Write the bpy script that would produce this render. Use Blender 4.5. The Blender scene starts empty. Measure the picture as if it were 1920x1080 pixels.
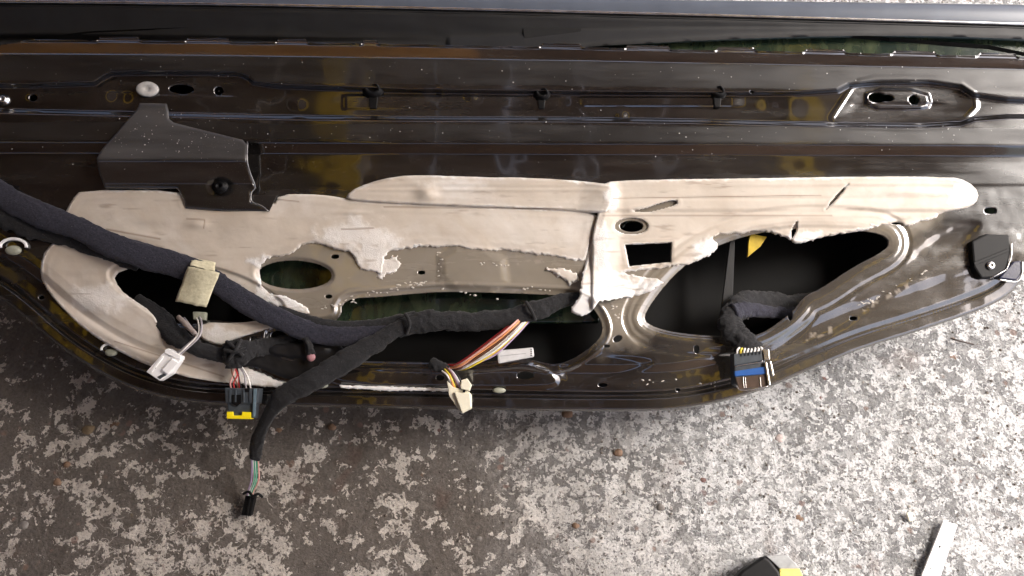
import bpy, bmesh, math, random
import numpy as np
from mathutils import Vector
random.seed(7)
RNG = np.random.RandomState(11)
MM = 0.001
scene = bpy.context.scene
COL = scene.collection

# ------------------------------------------------------------------ camera
TILT = math.radians(12)            # the door lies back on its bulged outer skin
PITCH = math.radians(70)
FOCAL_PX = 1663.0                  # focal length in pixels of a 1920 px wide picture
ORIGIN = np.array([0.0, 0.0, 0.125])                     # centre of the door's inner face
N = np.array([0.0, -math.sin(TILT), math.cos(TILT)])      # door normal
V = np.array([0.0, math.cos(TILT), math.sin(TILT)])       # up the door
U = np.array([1.0, 0.0, 0.0])
CAM_F = np.array([0.0, math.cos(PITCH), -math.sin(PITCH)])
CAM_U = np.array([0.0, math.sin(PITCH), math.cos(PITCH)])
CAM_P = ORIGIN - CAM_F * 1.0
cam = bpy.data.cameras.new('camera')
cam.sensor_width = 36
cam.lens = 36 * FOCAL_PX / 1920
cam.clip_start = 0.01
cam.clip_end = 200
cam_ob = bpy.data.objects.new('camera', cam)
COL.objects.link(cam_ob)
cam_ob.location = CAM_P
cam_ob.rotation_euler = (math.pi / 2 - PITCH, 0, 0)
scene.camera = cam_ob
MPP = 1.0 / FOCAL_PX               # metres per pixel at the door's centre

# ------------------------------------------------------------------ sky, sun, exposure
SUN_EL, SUN_AZ = math.radians(50), math.radians(14)     # azimuth from +x towards -y
world = bpy.data.worlds.new('World')
scene.world = world
world.use_nodes = True
wn = world.node_tree
sky = wn.nodes.new('ShaderNodeTexSky')
sky.sky_type = 'NISHITA'
sky.sun_disc = False
sky.sun_elevation = SUN_EL
sky.air_density = 0.7
sky.dust_density = 5.0
sky.ozone_density = 0.0
SD = Vector((math.cos(SUN_EL) * math.cos(SUN_AZ), math.cos(SUN_EL) * math.sin(SUN_AZ), math.sin(SUN_EL)))
sky.sun_rotation = math.atan2(SD.x, SD.y)
bg = wn.nodes['Background']
bg.inputs['Strength'].default_value = 0.15
wn.links.new(sky.outputs[0], bg.inputs['Color'])
sun = bpy.data.lights.new('sun', 'SUN')
sun.energy = 1.5
sun.angle = math.radians(22)
sun.color = (1.0, 0.985, 0.965)
sun_ob = bpy.data.objects.new('sun', sun)
COL.objects.link(sun_ob)
sun_ob.rotation_euler = SD.to_track_quat('Z', 'Y').to_euler()
sun_ob.location = (2, -1, 4)
scene.view_settings.view_transform = 'Standard'
scene.view_settings.look = 'None'
scene.view_settings.gamma = 1
scene.view_settings.exposure = 1.52
scene.cycles.max_bounces = 8

# ------------------------------------------------------------------ helpers
def rays(px, py):
    px = np.asarray(px, float); py = np.asarray(py, float)
    return CAM_F + ((px - 960) / FOCAL_PX)[..., None] * U + ((540 - py) / FOCAL_PX)[..., None] * CAM_U

def P(px, py, w=0.0):
    """photo position -> point of the scene, w metres in front of the door's face"""
    d = rays(px, py)
    w = np.asarray(w, float)
    t = ((ORIGIN - CAM_P) @ N + w) / (d @ N)
    return CAM_P + t[..., None] * d

def G(px, py, z=0.0):
    d = rays(px, py)
    t = (z - CAM_P[2]) / d[..., 2]
    return CAM_P + t[..., None] * d

def ss(x, a, b):
    t = np.clip((x - a) / (b - a), 0, 1)
    return t * t * (3 - 2 * t)

_lat = RNG.rand(256, 256)
def vnoise(x, y):
    x = np.asarray(x, float); y = np.asarray(y, float)
    xi = np.floor(x).astype(int); yi = np.floor(y).astype(int)
    fx = x - xi; fy = y - yi
    fx = fx * fx * (3 - 2 * fx); fy = fy * fy * (3 - 2 * fy)
    a = _lat[xi & 255, yi & 255]; b = _lat[(xi + 1) & 255, yi & 255]
    c = _lat[xi & 255, (yi + 1) & 255]; d = _lat[(xi + 1) & 255, (yi + 1) & 255]
    return (a * (1 - fx) + b * fx) * (1 - fy) + (c * (1 - fx) + d * fx) * fy - 0.5

def fbm(x, y, o=4):
    s = 0; a = 1.0
    for i in range(o):
        s = s + a * vnoise(x * 2 ** i + 17.3 * i, y * 2 ** i + 9.1 * i); a *= 0.5
    return s

def chaikin(p, n=2, closed=True):
    p = np.array(p, float)
    for _ in range(n):
        q = np.roll(p, -1, 0)
        if closed:
            p = np.stack([p * .75 + q * .25, p * .25 + q * .75], 1).reshape(-1, 2)
        else:
            a, b = p[:-1], p[1:]
            m = np.stack([a * .75 + b * .25, a * .25 + b * .75], 1).reshape(-1, 2)
            p = np.vstack([p[:1], m, p[-1:]])
    return p

def sdf(poly, X, Y):
    """signed distance in px, positive inside"""
    poly = np.array(poly, float)
    d = np.full(X.shape, 1e12); inside = np.zeros(X.shape, bool)
    n = len(poly)
    for i in range(n):
        ax, ay = poly[i]; bx, by = poly[(i + 1) % n]
        ex, ey = bx - ax, by - ay
        L = ex * ex + ey * ey
        if L < 1e-9: continue
        wx, wy = X - ax, Y - ay
        t = np.clip((wx * ex + wy * ey) / L, 0, 1)
        dd = (wx - t * ex) ** 2 + (wy - t * ey) ** 2
        np.minimum(d, dd, out=d)
        if ay != by:
            c = ((ay > Y) != (by > Y)) & (X < ex * (Y - ay) / (by - ay) + ax)
            inside ^= c
    return np.where(inside, 1, -1) * np.sqrt(d)

def sdf_near(poly, X, Y, pad=60):
    """as sdf but only worked out near the polygon"""
    p = np.array(poly, float)
    m = (X > p[:, 0].min() - pad) & (X < p[:, 0].max() + pad) & (Y > p[:, 1].min() - pad) & (Y < p[:, 1].max() + pad)
    r = np.full(X.shape, -float(pad))
    if m.any(): r[m] = np.maximum(sdf(poly, X[m], Y[m]), -pad)
    return r

def ell(cx, cy, rx, ry, rot=0, n=28):
    a = np.linspace(0, 2 * math.pi, n, endpoint=False)
    x = rx * np.cos(a); y = ry * np.sin(a); c, s = math.cos(rot), math.sin(rot)
    return np.stack([cx + x * c - y * s, cy + x * s + y * c], 1)

def cr(pts, n):
    """Catmull-Rom through rows of pts, n samples"""
    p = np.array(pts, float)
    e = np.vstack([2 * p[0] - p[1], p, 2 * p[-1] - p[-2]])
    out = []
    for t in np.linspace(0, len(p) - 1 - 1e-9, n):
        i = int(t); f = t - i
        a, b, c, d = e[i], e[i + 1], e[i + 2], e[i + 3]
        out.append(0.5 * ((2 * b) + (c - a) * f + (2 * a - 5 * b + 4 * c - d) * f * f + (3 * b - a - 3 * c + d) * f ** 3))
    return np.array(out)

def finish(name, me, mat, parent, smooth=True):
    o = bpy.data.objects.new(name, me)
    COL.objects.link(o)
    if mat: me.materials.append(mat)
    if parent:
        o.parent = parent
        ax = parent; off = Vector((0, 0, 0))
        while ax: off += ax.location; ax = ax.parent
        me.transform(__import__('mathutils').Matrix.Translation(-off))
    return o

def mesh_from(verts, faces, smooth=True):
    """faces: int array (n,3) or (n,4) or list"""
    me = bpy.data.meshes.new('m')
    if isinstance(faces, np.ndarray):
        k = faces.shape[1]
        me.vertices.add(len(verts)); me.vertices.foreach_set('co', np.asarray(verts, np.float32).ravel())
        me.loops.add(faces.size); me.loops.foreach_set('vertex_index', faces.astype(np.int32).ravel())
        me.polygons.add(len(faces)); me.polygons.foreach_set('loop_start', np.arange(0, faces.size, k, dtype=np.int32))
        me.update(calc_edges=True); me.validate()
    else:
        me.from_pydata([tuple(map(float, v)) for v in verts], [], faces); me.update()
    me.polygons.foreach_set('use_smooth', np.full(len(me.polygons), smooth))
    return me

def obj(name, verts, faces, mat, parent=None, smooth=True):
    return finish(name, mesh_from(verts, faces, smooth), mat, parent)

def empty(name, loc, parent=None):
    o = bpy.data.objects.new(name, None); COL.objects.link(o)
    o.location = loc; o.parent = parent; o.empty_display_size = .05
    return o

def tag(o, label=None, cat=None, group=None, kind=None):
    if label: o['label'] = label
    if cat: o['category'] = cat
    if group: o['group'] = group
    if kind: o['kind'] = kind
    return o

def sheet(name, bbox, step, sfun, wfun, skirt, mat, parent, attr=None, proj=P):
    """a pressed or torn sheet: grid over bbox (px), kept where sfun >= 0, height wfun, edge turned down by skirt"""
    x0, y0, x1, y1 = bbox
    xs = np.arange(x0, x1 + step, step); ys = np.arange(y0, y1 + step, step)
    Y, X = np.meshgrid(ys, xs, indexing='ij')
    s = sfun(X, Y)
    gy, gx = np.gradient(s, step)
    gl = np.maximum(np.hypot(gx, gy), .3)
    m = (s < 0) & (s > -1.5 * step)
    near = (s >= 0) & (s < .35 * step)
    mv = m | near
    X = np.where(mv, X - gx / gl ** 2 * s, X); Y = np.where(mv, Y - gy / gl ** 2 * s, Y)
    ok = s > -.85 * step
    cell = ok[:-1, :-1] & ok[1:, :-1] & ok[:-1, 1:] & ok[1:, 1:]
    idx = np.full(X.shape, -1)
    used = np.zeros(X.shape, bool)
    used[:-1, :-1] |= cell; used[1:, :-1] |= cell; used[:-1, 1:] |= cell; used[1:, 1:] |= cell
    idx[used] = np.arange(used.sum())
    X, Y, S = X[used], Y[used], np.maximum(s[used], 0)
    W = wfun(X, Y, S)
    verts = proj(X, Y, W)
    c = np.argwhere(cell)
    i, j = c[:, 0], c[:, 1]
    a, b, cc, d = idx[i, j], idx[i + 1, j], idx[i + 1, j + 1], idx[i, j + 1]
    faces = np.stack([a, b, cc, d], 1)
    col = attr(X, Y, S) if attr else None
    if skirt:
        e = []
        pad = np.pad(cell, 1)
        for di, dj, q in ((-1, 0, (d, a)), (1, 0, (b, cc)), (0, -1, (a, b)), (0, 1, (cc, d))):
            bd = ~pad[i + 1 + di, j + 1 + dj]
            e.append(np.stack([q[0][bd], q[1][bd]], 1))
        e = np.vstack(e)
        bv = np.unique(e); mp = np.full(len(verts), -1); mp[bv] = len(verts) + np.arange(len(bv))
        verts = np.vstack([verts, verts[bv] - (N if proj is P else np.array([0, 0, 1.])) * skirt])
        faces = np.vstack([faces, np.stack([e[:, 1], e[:, 0], mp[e[:, 0]], mp[e[:, 1]]], 1)])
        if col is not None: col = np.vstack([col, col[bv]])
    me = mesh_from(verts, faces)
    if col is not None:
        ca = me.color_attributes.new('tone', 'FLOAT_COLOR', 'POINT')
        ca.data.foreach_set('color', np.hstack([col, np.ones((len(col), 1))]).astype(np.float32).ravel())
    return finish(name, me, mat, parent)

def tube_mesh(path, radii, frame_n=N, sides=10, rough=0.0, cap=True):
    """path (n,3), radii (n,2): half width across, half thickness along frame_n"""
    path = np.array(path); n = len(path)
    radii = np.array(radii, float)
    if radii.ndim == 1: radii = np.stack([radii, radii], 1)
    tan = np.gradient(path, axis=0); tan /= np.linalg.norm(tan, axis=1)[:, None] + 1e-12
    side = np.cross(tan, frame_n)
    l = np.linalg.norm(side, axis=1)[:, None]
    side = np.where(l > 1e-3, side / np.maximum(l, 1e-6), U)
    up = np.cross(side, tan)
    a = np.linspace(0, 2 * math.pi, sides, endpoint=False)
    verts = []
    for k in range(n):
        f = 1.0
        if rough:
            sd = path[0, 0] * 50
            f = np.array([1 + rough * (1.8 * vnoise(k * .11 + 5, 2 * math.cos(t) + 9 + sd) + 1.5 * vnoise(k * .35 + 3 * t, 6 * math.sin(t) + sd) + .9 * vnoise(k * .9, 9 * math.cos(t + 1)))
                          + rough * .55 * (((k * .085 + t / (2 * math.pi)) % 1.0) - .5) - rough * .9 * math.exp(-((math.sin(t - 1.9 + .6 * vnoise(k * .05, sd)) / .12) ** 2)) * (math.cos(t - 1.9) > 0) for t in a])[:, None]
        ca, sa = np.cos(a)[:, None], np.sin(a)[:, None]
        verts.append(path[k] + f * (ca * side[k] * radii[k, 0] + sa * up[k] * radii[k, 1]))
    verts = np.vstack(verts)
    faces = []
    for k in range(n - 1):
        for q in range(sides):
            r = (q + 1) % sides
            faces.append((k * sides + q, k * sides + r, (k + 1) * sides + r, (k + 1) * sides + q))
    if cap:
        faces.append(tuple(range(sides))[::-1]); faces.append(tuple((n - 1) * sides + q for q in range(sides)))
    return verts, faces

def loom(name, pts, mat, parent, n=70, flat=.5, sides=16, rough=.12, label=None, proj=P):
    n = n * 2; sides = sides * 2
    """pts rows: px, py, w_mm, width_px"""
    c = cr(pts, n)
    path = proj(c[:, 0], c[:, 1], c[:, 2] * MM)
    r = c[:, 3] * MPP / 2
    v, f = tube_mesh(path, np.stack([r, r * flat], 1), N, sides, rough)
    o = obj(name, v, f, mat, parent)
    if label: o['label'] = label
    return o

def wire(pts, mat, parent, r=.9, n=26, name='wire', proj=P):
    c = cr(pts, n)
    v, f = tube_mesh(proj(c[:, 0], c[:, 1], c[:, 2] * MM), np.full(n, r * MM), N, 7)
    return obj(name, v, f, mat, parent)

def prism(name, poly, wtop, depth, mat, parent, bev=.6, proj=P, axis=None, label=None, seg=2):
    """outline in px at height wtop (mm), carried depth mm back along the normal"""
    ax = N if axis is None else np.array(axis)
    p = np.array(poly, float)
    if np.sum(p[:, 0] * np.roll(p[:, 1], -1) - np.roll(p[:, 0], -1) * p[:, 1]) > 0: p = p[::-1]
    wt = np.full(len(p), wtop, float) if np.isscalar(wtop) else np.array(wtop, float)
    top = proj(p[:, 0], p[:, 1], wt * MM)
    bm = bmesh.new()
    t = [bm.verts.new(x) for x in top]; b = [bm.verts.new(x - ax * depth * MM) for x in top]
    n = len(t)
    bm.faces.new(t); bm.faces.new(b[::-1])
    for i in range(n): bm.faces.new((t[(i + 1) % n], t[i], b[i], b[(i + 1) % n]))
    bmesh.ops.recalc_face_normals(bm, faces=bm.faces)
    if bev:
        bmesh.ops.bevel(bm, geom=list(bm.edges), offset=bev * MM, segments=seg, profile=.6, affect='EDGES', clamp_overlap=True)
    me = bpy.data.meshes.new(name); bm.to_mesh(me); bm.free()
    for q in me.polygons: q.use_smooth = False
    o = finish(name, me, mat, parent)
    if label: o['label'] = label
    return o

def lathe(name, px, py, w, prof, mat, parent, axis=None, proj=P, n=26, label=None, squash=1.0):
    """prof: (radius mm, height mm) rows, round the axis"""
    ax = N if axis is None else np.array(axis, float)
    ax = ax / np.linalg.norm(ax)
    c = proj(np.array([px]), np.array([py]), np.array([w * MM]))[0]
    s = np.cross(ax, V); s = s / np.linalg.norm(s); t = np.cross(s, ax)
    vs, fs = [], []
    for (r, h) in prof:
        for q in range(n):
            a = 2 * math.pi * q / n
            vs.append(c + (s * math.cos(a) + t * math.sin(a) * squash) * max(r, .01) * MM + ax * h * MM)
    for k in range(len(prof) - 1):
        for q in range(n):
            r = (q + 1) % n
            fs.append((k * n + q, k * n + r, (k + 1) * n + r, (k + 1) * n + q))
    fs.append(tuple(range(n))[::-1]); fs.append(tuple((len(prof) - 1) * n + q for q in range(n)))
    me = bpy.data.meshes.new(name); me.from_pydata([tuple(map(float, v)) for v in vs], [], fs); me.update()
    bm = bmesh.new(); bm.from_mesh(me); bmesh.ops.recalc_face_normals(bm, faces=bm.faces); bm.to_mesh(me); bm.free()
    for q in me.polygons: q.use_smooth = len(q.vertices) == 4
    o = finish(name, me, mat, parent)
    if label: o['label'] = label
    return o

# ------------------------------------------------------------------ materials
class NT:
    def __init__(s, name):
        s.m = bpy.data.materials.new(name); s.m.use_nodes = True
        s.t = s.m.node_tree; s.b = s.t.nodes['Principled BSDF']
        s.co = s.t.nodes.new('ShaderNodeTexCoord').outputs['Object']
    def n(s, typ, **k):
        x = s.t.nodes.new(typ)
        for a, v in k.items(): setattr(x, a, v)
        return x
    def l(s, a, b): s.t.links.new(a, b)
    def noise(s, scale, detail=4, rough=.55, dist=0, vec=None, stretch=None):
        x = s.n('ShaderNodeTexNoise'); x.inputs['Scale'].default_value = scale
        x.inputs['Detail'].default_value = detail; x.inputs['Roughness'].default_value = rough
        x.inputs['Distortion'].default_value = dist
        v = vec or s.co
        if stretch:
            mp = s.n('ShaderNodeMapping'); mp.inputs['Scale'].default_value = stretch; s.l(v, mp.inputs[0]); v = mp.outputs[0]
        s.l(v, x.inputs['Vector']); return x.outputs['Fac']
    def ramp(s, src, stops):
        x = s.n('ShaderNodeValToRGB'); e = x.color_ramp.elements
        for i, (p, c) in enumerate(stops):
            el = e[i] if i < 2 else e.new(p)
            el.position = p; el.color = (c, c, c, 1) if isinstance(c, (int, float)) else (*c, 1)
        s.l(src, x.inputs[0]); return x.outputs[0]
    def mix(s, f, a, b, mode='MIX'):
        x = s.n('ShaderNodeMix', data_type='RGBA', blend_type=mode)
        for sock, v in ((x.inputs[0], f), (x.inputs[6], a), (x.inputs[7], b)):
            if isinstance(v, bpy.types.NodeSocket): s.l(v, sock)
            elif isinstance(v, (int, float)): sock.default_value = v if sock.type == 'VALUE' else (v, v, v, 1)
            else: sock.default_value = (*v, 1)
        return x.outputs[2]
    def math(s, op, a, b=0.0, c=0.0):
        x = s.n('ShaderNodeMath', operation=op)
        for i, v in enumerate((a, b, c)):
            if isinstance(v, bpy.types.NodeSocket): s.l(v, x.inputs[i])
            else: x.inputs[i].default_value = v
        return x.outputs[0]
    def bump(s, h, strength=.3, dist=.001, prev=None):
        x = s.n('ShaderNodeBump'); x.inputs['Strength'].default_value = strength
        x.inputs['Distance'].default_value = dist
        s.l(h, x.inputs['Height'])
        if prev: s.l(prev, x.inputs['Normal'])
        s.l(x.outputs[0], s.b.inputs['Normal']); return x.outputs[0]
    def set(s, **k):
        for a, v in k.items():
            i = s.b.inputs[a.replace('_', ' ')]
            if isinstance(v, bpy.types.NodeSocket): s.l(v, i)
            elif isinstance(v, tuple): i.default_value = (*v, 1)
            else: i.default_value = v
        return s.m
    def attr(s, name='tone'):
        x = s.n('ShaderNodeAttribute'); x.attribute_name = name; return x

def simple(name, col, rough=.5, metal=0.0, var=.25, bump=.15, scale=120, spec=.5, coat=0.0):
    t = NT(name)
    f = t.noise(scale, 5)
    c = t.mix(t.ramp(f, [(.3, 0.0), (.7, 1.0)]), tuple(x * (1 - var) for x in col), tuple(min(1, x * (1 + var * .6)) for x in col))
    t.set(Base_Color=c, Roughness=rough, Metallic=metal)
    t.b.inputs['Specular IOR Level'].default_value = spec
    t.b.inputs['Coat Weight'].default_value = coat
    if bump: t.bump(t.noise(scale * 4, 3), bump, .0004)
    return t.m

def paint(name, base, rough=.16, dust=.35, sky_taupe=None, sheen_col=(.024, .023, .023)):
    """dark car paint with fine dust, dried drops and wavy press marks"""
    t = NT(name)
    sp = t.ramp(t.noise(900, 2, .5), [(.66, 0.0), (.74, 1.0)])
    patch = t.ramp(t.noise(14, 4, .6), [(.35, 0.0), (.65, 1.0)])
    smear = t.ramp(t.noise(20, 6, .65, stretch=(.35, 2.2, 1)), [(.42, 0.0), (.75, 1.0)])
    c = base
    at = t.attr()
    sd = t.n('ShaderNodeSeparateColor'); t.l(at.outputs['Color'], sd.inputs[0]); film = sd.outputs[2]
    if sky_taupe:
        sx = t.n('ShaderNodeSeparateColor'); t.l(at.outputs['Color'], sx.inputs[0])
        c = t.mix(sx.outputs[0], base, sky_taupe)  # paler panel colour paints in the sky's reflection
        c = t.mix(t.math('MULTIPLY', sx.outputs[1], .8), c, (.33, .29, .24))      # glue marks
    c = t.mix(t.math('MULTIPLY', smear, dust * .35), c, (.17, .155, .14))
    c = t.mix(t.math('MULTIPLY', t.math('MULTIPLY', sp, patch), dust), c, (.42, .4, .37))
    c = t.mix(t.math('MULTIPLY', film, t.math('ADD', t.math('MULTIPLY', smear, .5), .5)), c, sheen_col)  # dust grey, with sky sheen painted into the colour
    t.set(Base_Color=c)
    t.l(t.math('ADD', t.math('ADD', t.math('MULTIPLY', smear, .2), rough), t.math('MULTIPLY', film, .2)), t.b.inputs['Roughness'])
    t.l(t.math('SUBTRACT', 1.0, t.math('MULTIPLY', film, .8)), t.b.inputs['Coat Weight'])
    t.b.inputs['Coat Roughness'].default_value = .06
    t.b.inputs['Coat IOR'].default_value = 2.0
    b1 = t.bump(t.noise(9, 3, .5, stretch=(.4, 1.6, 1)), .5, .004)
    b2 = t.bump(t.noise(600, 2), .12, .0003, b1)
    return t.m

M = {}
M['panel'] = paint('door_paint', (.006, .0052, .0048), .16, .28, sky_taupe=(.25, .22, .175))
M['black_paint'] = paint('bracket_paint', (.008, .0075, .0075), .32, .5, sheen_col=(.075, .073, .072))
M['skin'] = simple('outer_skin_paint', (.004, .004, .004), .6, spec=.2, scale=30)
M['rubber'] = simple('seal_rubber', (.009, .009, .0095), .6, var=.4, scale=40)
M['black_plastic'] = simple('black_plastic', (.004, .004, .0045), .5, scale=200, spec=.2)
M['grey_plastic'] = simple('grey_plastic', (.05, .06, .07), .38, scale=200)
M['white_plastic'] = simple('white_plastic', (.9, .9, .89), .4, var=.03, scale=200)
M['cream_plastic'] = simple('cream_plastic', (.78, .74, .58), .42, var=.06, scale=200)
M['yellow_plastic'] = simple('yellow_plastic', (.85, .68, .01), .4, var=.05, scale=200)
M['blue_plastic'] = simple('blue_plastic', (.015, .085, .30), .35, var=.1, scale=200)
M['brown_plastic'] = simple('brown_plastic', (.07, .045, .032), .3, scale=200)
M['steel'] = simple('bright_steel', (.62, .62, .62), .22, 1.0, var=.15, scale=90)
M['chrome'] = simple('chrome_edge', (.75, .74, .72), .25, 1.0, var=.35, scale=60)
M['grey_button'] = simple('grey_grommet', (.42, .41, .39), .38, var=.15, scale=200)
M['trim'] = simple('grey_trim', (.09, .105, .135), .33, var=.12, scale=30, bump=.05)
M['navy_trim'] = simple('navy_plastic', (.012, .014, .04), .25)
M['label_white'] = simple('white_label', (.62, .62, .62), .55, var=.12, scale=150)
M['green_putty'] = simple('green_grey_stud', (.32, .33, .26), .45, var=.2, scale=150)
for k, c in dict(red=(.45, .03, .03), pink=(.72, .38, .34), brown=(.16, .07, .04), white=(.8, .78, .74), grey=(.33, .31, .33), green=(.02, .36, .2),
                 yellow=(.75, .58, .05), black=(.015, .015, .017), orange=(.7, .3, .12), violet=(.4, .3, .45)).items():
    M['w_' + k] = simple('wire_' + k, c, .38, var=.12, bump=.03)

def fleece(name, c1, c2):
    t = NT(name)
    wv = t.n('ShaderNodeTexWave'); wv.bands_direction = 'DIAGONAL'
    wv.inputs['Scale'].default_value = 55; wv.inputs['Distortion'].default_value = 6; wv.inputs['Detail'].default_value = 3
    t.l(t.co, wv.inputs[0])
    f = t.ramp(t.noise(420, 5, .7), [(.35, 0.0), (.72, 1.0)])
    c = t.mix(f, c1, c2)
    lint = t.ramp(t.noise(700, 2, .6, 1.5), [(.68, 0.0), (.76, 1.0)])
    c = t.mix(t.math('MULTIPLY', lint, .5), c, (.32, .31, .33))
    t.set(Base_Color=c, Roughness=.92)
    t.b.inputs['Sheen Weight'].default_value = .08; t.b.inputs['Sheen Roughness'].default_value = .5
    b = t.bump(wv.outputs['Fac'], .1, .001)
    t.bump(t.noise(500, 4, .7), .8, .001, b)
    return t.m
M['fleece'] = fleece('navy_fleece_tape', (.008, .008, .014), (.032, .032, .05))
M['tape'] = fleece('black_cloth_tape', (.004, .004, .0045), (.017, .017, .019))

def foam():
    t = NT('cream_foam')
    at = t.attr(); sx = t.n('ShaderNodeSeparateColor'); t.l(at.outputs['Color'], sx.inputs[0])
    f = t.ramp(t.noise(12, 5, .6), [(.3, 0.0), (.7, 1.0)])
    c = t.mix(f, (.485, .42, .345), (.585, .525, .45))
    pale = t.ramp(t.noise(8, 5, .65, .6), [(.5, 0.0), (.72, 1.0)])
    c = t.mix(t.math('MULTIPLY', pale, .5), c, (.74, .72, .69))
    c = t.mix(t.math('MULTIPLY', t.ramp(t.noise(22, 6, .7, .3), [(.56, 0.0), (.8, 1.0)]), .5), c, (.42, .34, .27))
    line = t.ramp(t.noise(16, 4, .6, stretch=(.25, 5, 1)), [(.5, 0.0), (.8, 1.0)])
    c = t.mix(t.math('MULTIPLY', line, .25), c, (.42, .34, .27))
    c = t.mix(sx.outputs[0], c, (.86, .85, .83))            # torn white core and skin edge, plus light painted on the flap
    c = t.mix(sx.outputs[1], c, (.2, .14, .1))            # dark crease lines and random grime streaks
    sp = t.ramp(t.noise(300, 3), [(.68, 0.0), (.78, 1.0)])
    c = t.mix(t.math('MULTIPLY', sp, .25), c, (.35, .3, .25))
    t.set(Base_Color=c, Roughness=.48)
    t.b.inputs['Subsurface Weight'].default_value = .1
    t.b.inputs['Subsurface Radius'].default_value = (.003, .002, .0015)
    b = t.bump(t.noise(20, 4, .55), .12, .004)
    b = t.bump(t.noise(260, 4, .6), .12, .001, b)
    rough = t.noise(800, 4, .75)
    t.bump(t.math('MULTIPLY', rough, sx.outputs[0]), .9, .0015, b)
    return t.m
M['foam'] = foam()

def glass():
    t = NT('green_window_glass')
    f = t.ramp(t.noise(38, 4, .6, .5, stretch=(1.3, .55, 1)), [(.38, 0.0), (.68, 1.0)])  # green mottle paints in the trees mirrored by the pane
    t.set(Base_Color=t.mix(f, (.006, .018, .013), (.05, .068, .036)), Roughness=.16)
    t.b.inputs['Coat Weight'].default_value = 1.0
    t.b.inputs['Coat Roughness'].default_value = .05
    t.bump(t.noise(40, 3), .12, .002)
    return t.m
M['glass'] = glass()

def paper():
    t = NT('cream_paper_tape')
    f = t.ramp(t.noise(350, 4, .7), [(.3, 0.0), (.75, 1.0)])
    t.set(Base_Color=t.mix(f, (.5, .46, .3), (.72, .68, .5)), Roughness=.75)
    b = t.bump(t.noise(110, 4), .5, .0015); return t.m
M['paper'] = paper()

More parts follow.
